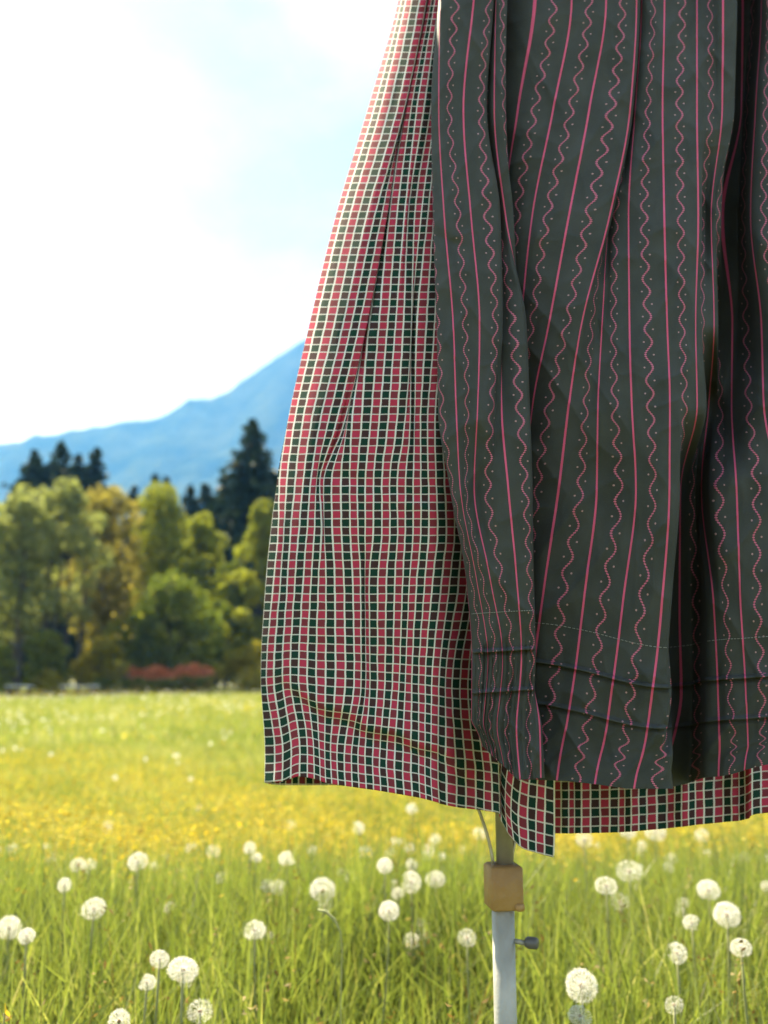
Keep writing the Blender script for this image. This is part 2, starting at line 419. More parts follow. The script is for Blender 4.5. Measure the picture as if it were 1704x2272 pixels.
# ------------------------------------------------------------------ trees
def leaf_cards(centers, size, seed, normals=None, aspect=0.6, out=0.5):
    """one small rhombic leaf spray per centre"""
    r = np.random.default_rng(seed); n = len(centers)
    d = r.normal(size=(n, 3))
    if normals is not None: d = d * (1 - out) + normals * out * 1.6
    d /= np.linalg.norm(d, axis=1)[:, None] + 1e-9
    t = np.cross(d, r.normal(size=(n, 3))); t /= np.linalg.norm(t, axis=1)[:, None] + 1e-9
    b = np.cross(d, t)
    s = (size * r.uniform(0.6, 1.4, n))[:, None]
    bend = d * s * r.uniform(-0.35, 0.1, (n, 1))
    V = np.stack([centers - t * s, centers + b * s * aspect - bend, centers + t * s + bend, centers - b * s * aspect - bend], 1).reshape(-1, 3)
    F = np.arange(4 * n).reshape(-1, 4)
    return V, F

def crown_points(lobes, n, r):
    L = np.array(lobes); w = L[:, 3] * L[:, 5]; w = w / w.sum()
    idx = r.choice(len(L), n, p=w)
    d = r.normal(size=(n, 3)); d /= np.linalg.norm(d, axis=1)[:, None]
    rad = r.uniform(0.45, 1.06, n) ** 0.55
    p = L[idx, :3] + d * rad[:, None] * L[idx, 3:6]
    return p, d, idx

LEAF = {
    'grey':  leaf_mat('leaf_grey_green', [(0, (0.127, 0.144, 0.063)), (0.5, (0.218, 0.236, 0.109)), (1, (0.310, 0.322, 0.172))], tcol=(1.150, 1.208, 0.575)),
    'gold':  leaf_mat('leaf_golden_olive', [(0, (0.132, 0.127, 0.035)), (0.5, (0.248, 0.226, 0.077)), (1, (0.341, 0.308, 0.132))], tcol=(1.155, 1.100, 0.440)),
    'bright': leaf_mat('leaf_bright_green', [(0, (0.11, 0.125, 0.022)), (0.5, (0.215, 0.235, 0.042)), (1, (0.31, 0.31, 0.075))], tcol=(1.0, 1.05, 0.4)),
    'dark':  leaf_mat('leaf_dark_green', [(0, (0.061, 0.085, 0.026)), (0.6, (0.151, 0.170, 0.041)), (1, (0.410, 0.379, 0.074))]),
    'needle': leaf_mat('needles_dark', [(0, (0.013, 0.022, 0.010)), (0.6, (0.027, 0.045, 0.020)), (1, (0.048, 0.065, 0.025))], 0.12),
    'rust':  leaf_mat('leaf_rust_red', [(0, (0.245, 0.102, 0.052)), (0.5, (0.490, 0.204, 0.102)), (1, (0.612, 0.306, 0.143))], 0.25, (2.448, 1.632, 1.020)),
    'yellow': leaf_mat('leaf_yellow_green', [(0, (0.131, 0.139, 0.020)), (0.5, (0.244, 0.227, 0.035)), (1, (0.348, 0.295, 0.061))], tcol=(1.914, 1.740, 0.522)),
}
M['bark'] = simple_mat('bark', (0.035, 0.030, 0.024), (0.075, 0.066, 0.052), 0.95, 3, 0, 0.8, 12)

def broadleaf(name, label, cat, px, top, Y, hw_px, mat, seed, bottom=0.22, n=4200, nl=16, size=0.17, stems=1, group=None, shape=1.0):
    """crown of leafy lobes on limbs; px, top: photo position of its middle and tip, hw_px its half width"""
    r = np.random.default_rng(seed)
    base = at(px, 1505, Y); x0 = base[0]; z0 = float(gz(Y))
    H = at(px, top, Y)[2] - z0; W = 1.15 * hw_px / FPX * Y
    root = empty(name, (x0, Y, z0)); tag(root, label, cat, group)
    lobes = []
    for k in range(nl):
        t = (k + 0.5) / nl
        z = H * (bottom + (1 - bottom) * (0.12 + 0.80 * t))
        env = W * (math.sin(math.pi * min(1, max(0.05, (t * 0.86 + 0.14)))) ** 0.6) * shape
        a = k * 2.399 + r.uniform(-.4, .4); rr = env * r.uniform(0.25, 0.72)
        s = W * r.uniform(0.30, 0.50)
        lobes.append((rr * math.cos(a), rr * math.sin(a) * 0.8, z, s, s, s * r.uniform(.55, .9)))
    lobes.append((0, 0, H * 0.93, W * .33, W * .33, H * .08))
    p, d, idx = crown_points(lobes, int(n * 1.5), r)
    keep = (vnoise(p[:, 0] * 1.1 + 50, p[:, 2] * 1.1 + p[:, 1] * .7, seed) > -0.42) & (p[:, 2] > 0.15)
    p, d, idx = p[keep], d[keep], idx[keep]
    V, F = leaf_cards(p, size, seed + 1, d)
    lobe_t = r.uniform(-.16, .16, len(lobes))[idx]
    tint = np.clip(0.45 + lobe_t + r.normal(0, .22, len(p)), 0, 1)
    obj('crown', mesh_np('crown', V, [F], False, attrs={'tint': np.repeat(tint, 4)}), mat, root)
    tb = MB()
    for s in range(stems):
        ox, oy = (0, 0) if stems == 1 else (r.uniform(-.55, .55) * W, r.uniform(-.3, .3) * W)
        hh = H * r.uniform(.7, .85); zz = np.linspace(-0.15, hh, 8)
        pts = np.stack([ox + 0.05 * H * vnoise(zz * .4 + s * 9, zz * 0, seed) * (zz / H), oy + 0.04 * H * vnoise(zz * .4, zz * 0 + 7 + s, seed) * (zz / H), zz], -1)
        rb = (0.024 if stems == 1 else 0.013) * H
        tb.tube(pts, np.linspace(rb, rb * .2, 8), 7)
        for j in range(5 if stems == 1 else 2):
            L = lobes[r.integers(0, len(lobes))]
            i0 = min(6, 2 + j); st = pts[i0]
            en = np.array(L[:3]); mid = (st + en) / 2 + np.array([0, 0, -0.03 * H])
            if en[2] < st[2]: continue
            tb.tube([st, mid, en], [rb * .45, rb * .3, rb * .1], 5)
    tb.build('trunk', M['bark'], root)
    return root

def conifer(name, label, px, top, Y, hw_px, seed, n_wh=34, group=None, cat='tree'):
    r = np.random.default_rng(seed)
    x0 = at(px, 1505, Y)[0]; z0 = float(gz(Y)); H = at(px, top, Y)[2] - z0; W = 1.7 * hw_px / FPX * Y
    root = empty(name, (x0, Y, z0)); tag(root, label, cat, group)
    cen, nor = [], []
    br = MB()
    for k in range(n_wh):
        t = (k + r.uniform(-.4, .4)) / (n_wh - 1); t = min(max(t, 0), 1)
        z = H * (0.08 + 0.90 * t); L = W * (1 - t) ** 0.8 * r.uniform(.75, 1.1) + .12
        m = int(8 + 6 * (1 - t))
        for j in range(m):
            a = 2 * math.pi * (j + r.uniform(-.4, .4)) / m + k * 1.7
            l = L * r.uniform(.6, 1.15)
            nn = max(3, int(l / 0.22))
            s = np.linspace(0.08, 1, nn)
            drop = 0.10 * s - 0.34 * s ** 2 + 0.16 * s ** 4
            q = np.stack([np.cos(a) * s * l, np.sin(a) * s * l, z + drop * l + r.normal(0, .10, nn)], -1)
            q[:, :2] += r.normal(0, .08, (nn, 2)); cen.append(q)
            nor.append(np.tile([math.cos(a) * .4, math.sin(a) * .4, .8], (nn, 1)))
            if j % 3 == 0: br.tube([(0, 0, z), q[-1]], [.03, .01], 3, cap=False)
    cen = np.vstack(cen); nor = np.vstack(nor)
    V, F = leaf_cards(cen, 0.36, seed, nor, 0.65, 0.25)
    tint = np.clip(r.normal(.45, .22, len(cen)), 0, 1)
    obj('crown', mesh_np('crown', V, [F], False, attrs={'tint': np.repeat(tint, 4)}), LEAF['needle'], root)
    zz = np.linspace(-.2, H * .99, 7)
    br.tube(np.stack([zz * 0, zz * 0, zz], -1), np.linspace(.013 * H, .01, 7), 7)
    br.build('trunk', M['bark'], root)
    return root

conifer('spruce_tree', 'tall dark pointed spruce beside the checked skirt, highest tree in view', 545, 925, 75, 118, 21, 62)
conifer('spruce_tree', 'dark conifer at far left behind the pale leafy trees', 40, 995, 84, 135, 22, 48, 'dark conifers behind the leafy trees')
conifer('spruce_tree', 'tallest dark conifer of the left-hand clump behind the pale leafy trees', 103, 978, 86, 165, 23, 48, 'dark conifers behind the leafy trees')
conifer('spruce_tree', 'dark conifer at the right end of the left-hand clump, with a thin tip', 184, 990, 84, 95, 24, 48, 'dark conifers behind the leafy trees')
conifer('spruce_tree', 'stubby dark conifer between the two highest tips of the left-hand clump', 143, 1006, 83, 140, 25, 44, 'dark conifers behind the leafy trees')
for (px, top, hw, lab) in ((276, 1078, 26, 'low dark conifer tip against blue slope, just right of the golden tree'),
                           (322, 1051, 26, 'left one of a pair of small pointed conifer tips before blue slope'),
                           (350, 1056, 24, 'right one of a pair of small pointed conifer tips before blue slope'),
                           (405, 1074, 26, 'low conifer tip above the bright green tree, left of the tall spruce'),
                           (440, 1066, 30, 'rounded dark conifer close to the left of the tall spruce'),
                           (480, 1052, 34, 'dark conifer touching the left side of the tall spruce'),
                           (606, 1056, 34, 'dark conifer half hidden behind the skirt, right of the tall spruce')):
    conifer('spruce_tree', lab, px, top, 90, hw * 2.6, 100 + px, 40, 'dark conifers behind the leafy trees')

broadleaf('leafy_tree', 'pale grey-green tree cut by the left picture edge', 'tree', 18, 1078, 52, 92, LEAF['grey'], 31, 0.12, 5200, 20, 0.15, 3)
broadleaf('leafy_tree', 'pale green tree with several slim dark trunks, left of the golden tree', 'tree', 122, 1062, 55, 92, LEAF['grey'], 32, 0.25, 4600, 18, 0.15, 6)
broadleaf('leafy_tree', 'broad golden-olive tree left of centre of the tree line', 'tree', 218, 1082, 60, 104, LEAF['gold'], 33, 0.16, 6200, 24, 0.16)
broadleaf('leafy_tree', 'light green round-topped tree between the golden tree and tall spruce', 'tree', 352, 1078, 64, 88, LEAF['bright'], 34, 0.3, 4600, 18, 0.16)
broadleaf('leafy_tree', 'bright green tree in front and left of the tall spruce', 'tree', 440, 1140, 60, 76, LEAF['bright'], 35, 0.2, 4200, 16, 0.16)
broadleaf('leafy_tree', 'dense dark low tree with yellowish top in front of the bright green tree', 'tree', 372, 1288, 54, 122, LEAF['dark'], 36, 0.05, 5600, 20, 0.15)
broadleaf('leafy_tree', 'light green tree partly hidden by the left edge of the skirt', 'tree', 575, 1108, 62, 66, LEAF['bright'], 37, 0.1, 4600, 18, 0.16)
broadleaf('leafy_tree', 'dark shaded tree under the tall spruce, beside the skirt', 'tree', 500, 1240, 66, 62, LEAF['dark'], 38, 0.05, 3600, 14, 0.16)
broadleaf('shrub', 'dark rounded shrub at the foot of the slim trunks', 'shrub', 96, 1400, 50, 56, LEAF['dark'], 41, 0.02, 2400, 12, 0.12)
broadleaf('shrub', 'light green shrub at the left picture edge beside the bench', 'shrub', 4, 1432, 48, 30, LEAF['bright'], 42, 0.02, 1500, 9, 0.11)
broadleaf('shrub', 'yellow-green shrub right of the white bench under the golden tree', 'shrub', 222, 1420, 52, 60, LEAF['yellow'], 43, 0.02, 2600, 12, 0.12)
broadleaf('shrub', 'olive shrub at meadow edge, right end beside the skirt', 'shrub', 548, 1432, 54, 62, LEAF['yellow'], 44, 0.02, 2400, 12, 0.12)
broadleaf('shrub', 'small green shrub between the two benches', 'shrub', 112, 1486, 49, 34, LEAF['yellow'], 45, 0.02, 1000, 8, 0.09)

def hedge(name, label, px0, px1, ytop, Y, depth, mat, seed, n, zb=0.0, size=0.1):
    r = np.random.default_rng(seed)
    z0 = float(gz(Y)); x0, x1 = at(px0, 1505, Y)[0], at(px1, 1505, Y)[0]; H = at(px0, ytop, Y)[2] - z0
    root = empty(name, ((x0 + x1) / 2, Y, z0)); tag(root, label, 'hedge')
    x = r.uniform(-.5, .5, n) * (x1 - x0); h = H * (1 + .16 * vnoise(x * 1.3, x * 0, seed) + .08 * vnoise(x * 4, x * 0, seed + 1))
    z = zb + (h - zb) * r.uniform(0, 1, n) ** 0.7; y = r.uniform(-.5, .5, n) * depth * np.sqrt(np.clip(1.15 - (z / h) ** 3, 0, 1))
    V, F = leaf_cards(np.stack([x, y, z], -1), size, seed)
    obj('foliage', mesh_np('foliage', V, [F], False, attrs={'tint': np.repeat(np.clip(r.normal(.45, .22, n), 0, 1), 4)}), mat, root)
    for k in range(10):
        xx = (k + .5) / 10 - .5; b = MB()
        b.tube([(xx * (x1 - x0), 0, -.05), (xx * (x1 - x0) + r.uniform(-.1, .1), r.uniform(-.1, .1), H * .8)], [.02, .008], 5)
        b.build('stem', M['bark'], root)
hedge('hedge', 'low rust-red leaved hedge along the foot of the dark low tree', 282, 474, 1477, 52, .8, LEAF['rust'], 51, 2600, .25, .09)
hedge('hedge', 'very low dark green hedge in front of the rust-red one', 212, 476, 1503, 50, .7, LEAF['dark'], 52, 3000, 0, .08)

# a mass of wood closes the view behind the trees, and goes on behind the hanging clothes
def far_wood():
    r = np.random.default_rng(61); n = 42000
    x = r.uniform(-60, 75, n); y = 98 + r.uniform(-3, 3, n)
    vis = (x < -12)
    hmax = np.where(vis, 10.0, 15.0) + 2.4 * vnoise(x * .25, x * 0, 61) + 1.6 * vnoise(x * .8, x * 0, 62)
    hmax = np.where((x > -30) & (x < -11), np.minimum(hmax, 17), hmax)
    z = hmax * r.uniform(0, 1, n) ** .75
    V, F = leaf_cards(np.stack([x, y - 3 * (1 - z / hmax), z], -1), 0.42, 62)
    tag(obj('far_wood', mesh_np('far_wood', V, [F], False, attrs={'tint': np.repeat(np.clip(r.normal(.4, .22, n), 0, 1), 4)}), LEAF['dark']),
        'dark wood closing the view behind the trees', 'wood', kind='stuff')
far_wood()

# ------------------------------------------------------------------ benches at the foot of the trees
M['white_wood'] = simple_mat('weathered_white_wood', (0.55, 0.55, 0.52), (0.72, 0.72, 0.70), 0.7, 3)
def bench(label, px, Y, length):
    x = at(px, 1505, Y)[0]; root = empty('bench', (x, Y, float(gz(Y)))); root.scale = (1, 1, 1.25); tag(root, label, 'bench', 'benches at the foot of the trees')
    for k in range(3):
        b = MB(); b.box((0, -.15 + .15 * k, .46), (length, .135, .045), .006); b.build('plank', M['white_wood'], root, False)
    for s in (-1, 1):
        b = MB(); b.box((s * length * .4, 0, .21), (.08, .40, .455), .008); b.build('leg', M['bark'], root, False)
    b = MB(); b.box((0, 0, .2), (length * .78, .05, .08), .004); b.build('stretcher', M['bark'], root, False)
bench('white bench at far left by the shrub at the picture edge', 44, 45, 1.25)
bench('longer white bench right of the dark shrub at the meadow edge', 178, 45, 1.9)

# ------------------------------------------------------------------ the meadow
M['grass'] = leaf_mat('grass_blade', [(0, (0.085, 0.120, 0.035)), (0.35, (0.150, 0.195, 0.058)), (0.7, (0.215, 0.250, 0.078)), (0.92, (0.33, 0.33, 0.16)), (1, (0.40, 0.38, 0.26))], 0.46, (1.15, 1.16, 0.5), 0.42, 0.3)
M['petal'] = leaf_mat('buttercup_petal', [(0, (0.42, 0.31, 0.04)), (0.5, (0.52, 0.42, 0.07)), (1, (0.60, 0.53, 0.13))], 0.5, (1.1, 1.0, 0.3), 0.9)
M['fluff'] = leaf_mat('seed_fluff', [(0, (0.62, 0.60, 0.54)), (1, (0.82, 0.81, 0.76))], 0.5, (1.0, 1.0, 0.97), 0.9)
M['brownstalk'] = leaf_mat('seed_stalk', [(0, (0.10, 0.06, 0.025)), (0.5, (0.20, 0.14, 0.05)), (1, (0.34, 0.28, 0.14))], 0.3, (1.1, 1.0, 0.6))

def scatter(y0, y1, dens, seed, margin=1.15, pad=0.35):
    """random points on the part of the meadow before the camera, between two distances"""
    r = np.random.default_rng(seed)
    hw = lambda y: 0.4335 * y * margin + pad
    area = (hw(y0) + hw(y1)) * (y1 - y0); n = int(area * dens)
    y = r.uniform(y0, y1, int(n * 2.2)); keep = r.uniform(0, hw(y1), len(y)) < hw(y)
    y = y[keep][:n]; x = r.uniform(-1, 1, len(y)) * hw(y)
    return x, y, r

def blades(x, y, h, w, r, segs=3, lean=0.35, tint_shift=0.0, curl=1.0):
    n = len(x); a = r.uniform(0, 2 * math.pi, n); ln = h * lean * r.uniform(.1, 1.2, n)
    dirx, diry = np.cos(a), np.sin(a); f = r.uniform(0, 2 * math.pi, n); wx, wy = np.cos(f), np.sin(f)
    z0 = gz(y) - 0.02; t = np.linspace(0, 1, segs + 1)
    rows = []
    for k, tt in enumerate(t):
        bx = x + dirx * ln * tt ** 2; by = y + diry * ln * tt ** 2; bz = z0 + h * (tt - 0.18 * curl * tt ** 3 * (ln / (h * lean + 1e-6)))
        ww = w * (1 - 0.75 * tt ** 1.5) * .5
        if k < segs:
            rows.append(np.stack([np.stack([bx - wx * ww, by - wy * ww, bz], -1), np.stack([bx + wx * ww, by + wy * ww, bz], -1)], 1))
        else: rows.append(np.stack([bx, by, bz], -1)[:, None])
    V = np.concatenate(rows, 1); m = V.shape[1]
    o = (np.arange(n) * m)[:, None]
    Q = np.concatenate([o + np.array([[2 * k, 2 * k + 1, 2 * k + 3, 2 * k + 2]]) for k in range(segs - 1)]) if segs > 1 else np.zeros((0, 4), int)
    T = o + np.array([[2 * segs - 2, 2 * segs - 1, 2 * segs]])
    patch = 0.14 * vnoise(x * 1.4, y * 1.4, 90) + 0.10 * vnoise(x * .35, y * .35, 91)
    tint = np.clip(r.normal(.46, .20, n) + patch + tint_shift, 0, 1)
    return V.reshape(-1, 3), Q, T, np.repeat(tint, m)

def hummock(x, y): return 1 + 0.28 * vnoise(x * 1.9, y * 1.9, 92) + 0.14 * vnoise(x * 5, y * 5, 93)

def grass():
    parts = []
    x, y, r = scatter(0.55, 2.6, 7500, 70)
    parts.append(blades(x, y, r.uniform(.18, .44, len(x)) * hummock(x, y) * (.5 + .5 * ss(.7, 1.7, y)), r.uniform(.0025, .0065, len(x)), r, 3, .45))
    x, y, r = scatter(0.55, 2.6, 900, 170)
    parts.append(blades(x, y, r.uniform(.10, .20, len(x)), r.uniform(.009, .018, len(x)), r, 3, .9, 0.04))
    x, y, r = scatter(2.6, 6, 3000, 71)
    parts.append(blades(x, y, r.uniform(.16, .38, len(x)) * hummock(x, y), r.uniform(.0035, .008, len(x)), r, 2, .42, .08))
    x, y, r = scatter(6, 14, 900, 72)
    parts.append(blades(x, y, r.uniform(.14, .30, len(x)) * hummock(x, y), r.uniform(.008, .018, len(x)), r, 2, .4, .14))
    x, y, r = scatter(14, 34, 130, 73, 1.1)
    parts.append(blades(x, y, r.uniform(.16, .32, len(x)), r.uniform(.03, .07, len(x)), r, 1, .4, .18))
    x, y, r = scatter(34, 66, 30, 74, 1.1)
    parts.append(blades(x, y, r.uniform(.14, .30, len(x)), r.uniform(.08, .16, len(x)), r, 1, .4, .20))
    off = 0; V, Q, T, A = [], [], [], []
    for v, q, t, a in parts:
        V.append(v); Q.append(q + off); T.append(t + off); A.append(a); off += len(v)
    tag(obj('grass', mesh_np('grass', np.vstack(V), [np.vstack(Q), np.vstack(T)], True, attrs={'tint': np.concatenate(A)}), M['grass']),
        'long green meadow grass', 'grass', kind='stuff')
grass()

def stalks():
    """thin brownish flowering grass stalks"""
    x, y, r = scatter(0.9, 6, 60, 75); n = len(x)
    h = r.uniform(.30, .46, n)
    V1, Q1, T1, A1 = blades(x, y, h, np.full(n, .0022), r, 3, .3)
    # spikelets near the tips
    tips = V1.reshape(n, -1, 3)[:, -1]; prev = V1.reshape(n, -1, 3)[:, -2]
    k = 7; t = r.uniform(0, 1, (n, k, 1)) * .75
    c = (tips[:, None] * (1 - t) + prev[:, None] * t + r.normal(0, .006, (n, k, 3)) * np.array([1, 1, .5])).reshape(-1, 3)
    V2, F2 = leaf_cards(c, 0.0055, 76, None, .35)
    tint = np.repeat(np.repeat(r.uniform(0, 1, n), k), 4)
    tag(obj('grass_stalks', mesh_np('grass_stalks', np.vstack([V1, V2]), [Q1, T1, F2 + len(V1)], True, attrs={'tint': np.concatenate([A1 * 0 + .5, tint])}), M['brownstalk']),
        'thin brownish flowering grass stalks', 'grass', kind='stuff')
stalks()

def flower_cards(x, y, z, s, r, petals=5):
    """small five-petalled cups"""
    n = len(x); c = np.stack([x, y, z], -1)
    up = np.stack([r.normal(0, .45, n), r.normal(-.25, .45, n), np.ones(n)], -1); up /= np.linalg.norm(up, axis=1)[:, None]
    t = np.cross(up, [1, .2, 0]); t /= np.linalg.norm(t, axis=1)[:, None]; b = np.cross(up, t)
    V = []
    for k in range(petals):
        a = 2 * math.pi * k / petals; e = 2 * math.pi / petals * .55
        d = lambda q: np.cos(q) * t + np.sin(q) * b
        sc = s[:, None]
        V.append(np.stack([c, c + (d(a - e) * .75 + up * .28) * sc, c + (d(a) * 1.0 + up * .42) * sc, c + (d(a + e) * .75 + up * .28) * sc], 1))
    V = np.stack(V, 1).reshape(-1, 3)
    return V, np.arange(len(V)).reshape(-1, 4), petals * 4

def yellow_density(x, y):
    band = ss(2.5, 3.4, y + .5 * vnoise(x * .8, y * .3, 95) - 0.75 * x) * (1 - ss(8.0, 10.5, y))
    return np.clip(band * (0.62 + 0.5 * vnoise(x * .9, y * .5, 96)), 0, 1)

def buttercups():
    Vs, Fs, As, off = [], [], [], 0
    for (y0, y1, dens, s0, seed) in ((1.9, 6.0, 2600, .0056, 80), (6.0, 11, 1100, .0075, 81), (11, 50, 22, .02, 82)):
        x, y, r = scatter(y0, y1, dens, seed, 1.1)
        p = yellow_density(x, y) if y0 < 11 else np.clip(.2 + .5 * vnoise(x * .2, y * .12, 97), 0, 1)
        p = np.maximum(p, 0.015)
        k = r.uniform(0, 1, len(x)) < p; x, y = x[k], y[k]
        z = gz(y) + r.uniform(.24, .40, len(x)) * hummock(x, y)
        V, F, m = flower_cards(x, y, z, s0 * r.uniform(.75, 1.3, len(x)), r, 5 if y0 < 6 else 4)
        Vs.append(V); Fs.append(F + off); off += len(V); As.append(np.repeat(r.uniform(0, 1, len(x)), m))
    tag(obj('buttercups', mesh_np('buttercups', np.vstack(Vs), Fs, False, attrs={'tint': np.concatenate(As)}), M['petal']),
        'mass of yellow buttercups colouring the middle of the meadow', 'flowers', kind='stuff')
buttercups()

# dandelion clocks ------------------------------------------------
def clock_mesh(seed, rad=1.0, n=130, gap=None, hairs=12):
    """unit seed head: achenes on fine stalks, each with its umbrella of hairs"""
    r = np.random.default_rng(seed)
    i = np.arange(n) + .5; ph = np.arccos(1 - 1.86 * i / n); th = math.pi * (1 + 5 ** .5) * i
    d = np.stack([np.cos(th) * np.sin(ph), np.sin(th) * np.sin(ph), np.cos(ph)], -1)
    d += r.normal(0, .05, d.shape); d /= np.linalg.norm(d, axis=1)[:, None]
    if gap is not None:
        g = np.array(gap, float); g /= np.linalg.norm(g); d = d[(d @ g) < .62]
    n = len(d)
    a = np.cross(d, r.normal(size=(n, 3))); a /= np.linalg.norm(a, axis=1)[:, None]; b = np.cross(d, a)
    V, Q, T = [], [], []
    # seed stalks
    w = .010
    st = np.stack([d * .16 - a * w, d * .16 + a * w, d * .74 + a * w * .6, d * .74 - a * w * .6], 1).reshape(-1, 3)
    V.append(st); Q.append(np.arange(len(st)).reshape(-1, 4)); off = len(st)
    # umbrellas
    for k in range(hairs):
        q = 2 * math.pi * k / hairs + r.uniform(0, .5, (n, 1)); e = .05
        L = rad * r.uniform(.55, 1.15, (n, 1))
        tip = lambda qq: d * (.70 + .30 * L) + (np.cos(qq) * a + np.sin(qq) * b) * .23
        tri = np.stack([d * .74, tip(q - e), tip(q + e)], 1).reshape(-1, 3)
        V.append(tri); T.append(np.arange(len(tri)).reshape(-1, 3) + off); off += len(tri)
    V = np.vstack(V)
    me = mesh_np('seed_fluff', V, [np.vstack(Q), np.vstack(T)], False, attrs={'tint': r.uniform(.3, 1, len(V))}, mats=[M['fluff']])
    return me
M['core'] = simple_mat('seed_core', (0.16, 0.10, 0.05), (0.28, 0.20, 0.11), 0.9, 60)
M['stem'] = simple_mat('dandelion_stem', (0.17, 0.21, 0.06), (0.22, 0.22, 0.09), 0.6, 12)
CLOCKS = [clock_mesh(1, n=90), clock_mesh(2, n=120), clock_mesh(3, n=90, gap=(.6, -.5, -.2)), clock_mesh(4, n=90, gap=(-.8, -.2, .3)), clock_mesh(5, n=55, hairs=8), clock_mesh(6, n=26, hairs=10, gap=(.2, -.9, .1))]
_cb = MB(); _cb.lathe([(0, -.17), (.10, -.15), (.17, -.05), (.18, .05), (.12, .14), (0, .18)], 10)
CORE = _cb.mesh('seed_core'); CORE.materials.append(M['core'])

def stem_mesh(h, lx, ly):
    """stem that reaches from the ground up to the head at the origin"""
    t = np.linspace(0, 1, 7); b = MB()
    b.tube(np.stack([lx * (1 - t) ** 2, ly * (1 - t) ** 2, -h * (1 - t)], -1), np.linspace(.0024, .0018, 7), 6)
    me = b.mesh('stem'); me.materials.append(M['stem']); return me
STEMS = [(h, [stem_mesh(h, lx, ly) for lx, ly in ((.04, .01), (-.05, .02), (.01, -.04))]) for h in (.18, .22, .26, .30, .34, .38, .42)]

def dandelion(head, rad, label, group, k):
    x, y, z = head
    root = empty('dandelion_clock', (x, y, z)); tag(root, label, 'dandelion', group)
    f = bpy.data.objects.new('seed_head', CLOCKS[k % len(CLOCKS)]); C.objects.link(f); f.parent = root
    f.scale = (rad * random.uniform(.9, 1.1), rad * random.uniform(.9, 1.1), rad * random.uniform(.8, 1.05)); f.rotation_euler = (random.uniform(-.35, .35), random.uniform(-.35, .35), random.uniform(0, 6.28))
    c = bpy.data.objects.new('seed_core', CORE); C.objects.link(c); c.parent = f
    need = z - float(gz(y)) + .02
    hs = min(STEMS, key=lambda q: abs(q[0] - need))
    s = bpy.data.objects.new('stem', random.choice(hs[1])); C.objects.link(s); s.parent = root
    s.scale = (1, 1, need / hs[0]); s.location = (0, 0, -.10 * rad)
    return root

NEAR = [  # photo x, y and diameter of the head, its label
    (1290, 2187, 74, 'largest round dandelion clock, low in the grass right of the metal pole'),
    (1287, 2254, 52, 'dandelion clock directly under the largest one, cut by the bottom edge'),
    (1496, 2230, 42, 'narrow pale dandelion clock at the bottom, right of the largest one'),
    (1502, 2115, 48, 'dandelion clock with a thinned side, up and right of the largest one'),
    (1644, 2103, 48, 'dandelion clock near the right edge, below the brightest right-hand pair'),
    (1613, 2030, 58, 'bright full dandelion clock near the right edge, lower of the brightest pair'),
    (1572, 1975, 51, 'bright dandelion clock near the right edge, upper of the brightest pair'),
    (1535, 2048, 40, 'smaller dandelion clock just left of the brightest right-hand pair'),
    (1345, 1966, 48, 'dandelion clock below a paler one, between the skirt corner and right edge'),
    (1396, 1933, 56, 'paler loose dandelion clock behind, touching the one at its lower left'),
    (1557, 1854, 58, 'hazy dandelion clock close under the right-hand skirt hem'),
    (1454, 1845, 46, 'dandelion clock just under the skirt hem, left of the hazy one'),
    (1296, 1862, 40, 'small dandelion clock under the hem just right of the hanging skirt corner'),
    (912, 1957, 48, 'left one of two side-by-side dandelion clocks left of the brown collar'),
    (966, 1951, 42, 'right one of two side-by-side dandelion clocks left of the brown collar'),
    (863, 2021, 50, 'dandelion clock on a yellowish stem below the side-by-side two'),
    (854, 1921, 38, 'dandelion clock above and left of the side-by-side two'),
    (716, 1975, 54, 'large see-through dandelion clock above the bent pale stalk'),
    (565, 2064, 48, 'see-through dandelion clock low in the middle of the left half'),
    (406, 2152, 64, 'brightest large dandelion clock of the cluster at lower left'),
    (354, 2128, 46, 'dandelion clock touching the upper left of the brightest clustered one'),
    (326, 2180, 34, 'narrow half-blown dandelion clock hanging at lower left of the cluster'),
    (444, 2244, 62, 'large airy dandelion clock at the bottom below the cluster'),
    (264, 2266, 40, 'dandelion clock cut by the bottom edge, left of the large airy one'),
    (208, 2016, 54, 'wide bright dandelion clock left of centre in the left half'),
    (20, 2059, 52, 'large bright dandelion clock cut by the left edge'),
    (59, 2077, 34, 'smaller dandelion clock beside the one cut by the left edge'),
    (306, 1912, 44, 'clean round dandelion clock just below the yellow flower band'),
    (172, 1919, 32, 'left one of a touching pair of dandelion clocks below the yellow band'),
    (198, 1921, 32, 'right one of a touching pair of dandelion clocks below the yellow band'),
    (143, 1964, 32, 'dandelion clock below the touching pair, at left'),
    (637, 1905, 40, 'round dandelion clock below the lone one under the skirt left corner'),
    (645, 1832, 32, 'lone small dandelion clock against yellow flowers under the skirt left corner'),
    (239, 1836, 27, 'small dandelion clock standing alone against the yellow band at left'),
    (554, 1882, 29, 'small dandelion clock left of the round one, above another'),
    (569, 1903, 24, 'faint small dandelion clock just under a brighter small one'),
]
for k, (px, py, dm, lab) in enumerate(NEAR):
    Y = 1.6
    for _ in range(30):                                  # heads stand about 0.32 m over the ground
        Y = .5 * Y + .5 * (CAM_H - float(gz(Y)) - (.325 + .03 * math.sin(k * 1.7))) / ((py - 1505) / FPX * .985)
    dandelion(at(px, py, Y), min(.029, max(.012, dm / 2 / FPX * Y * .93)), lab, 'dandelion clocks in the near grass', (0, 3, 4, 2, 0, 1, 1, 2, 3, 4)[k % 10] if dm < 60 else (1, 4)[dm < 63])
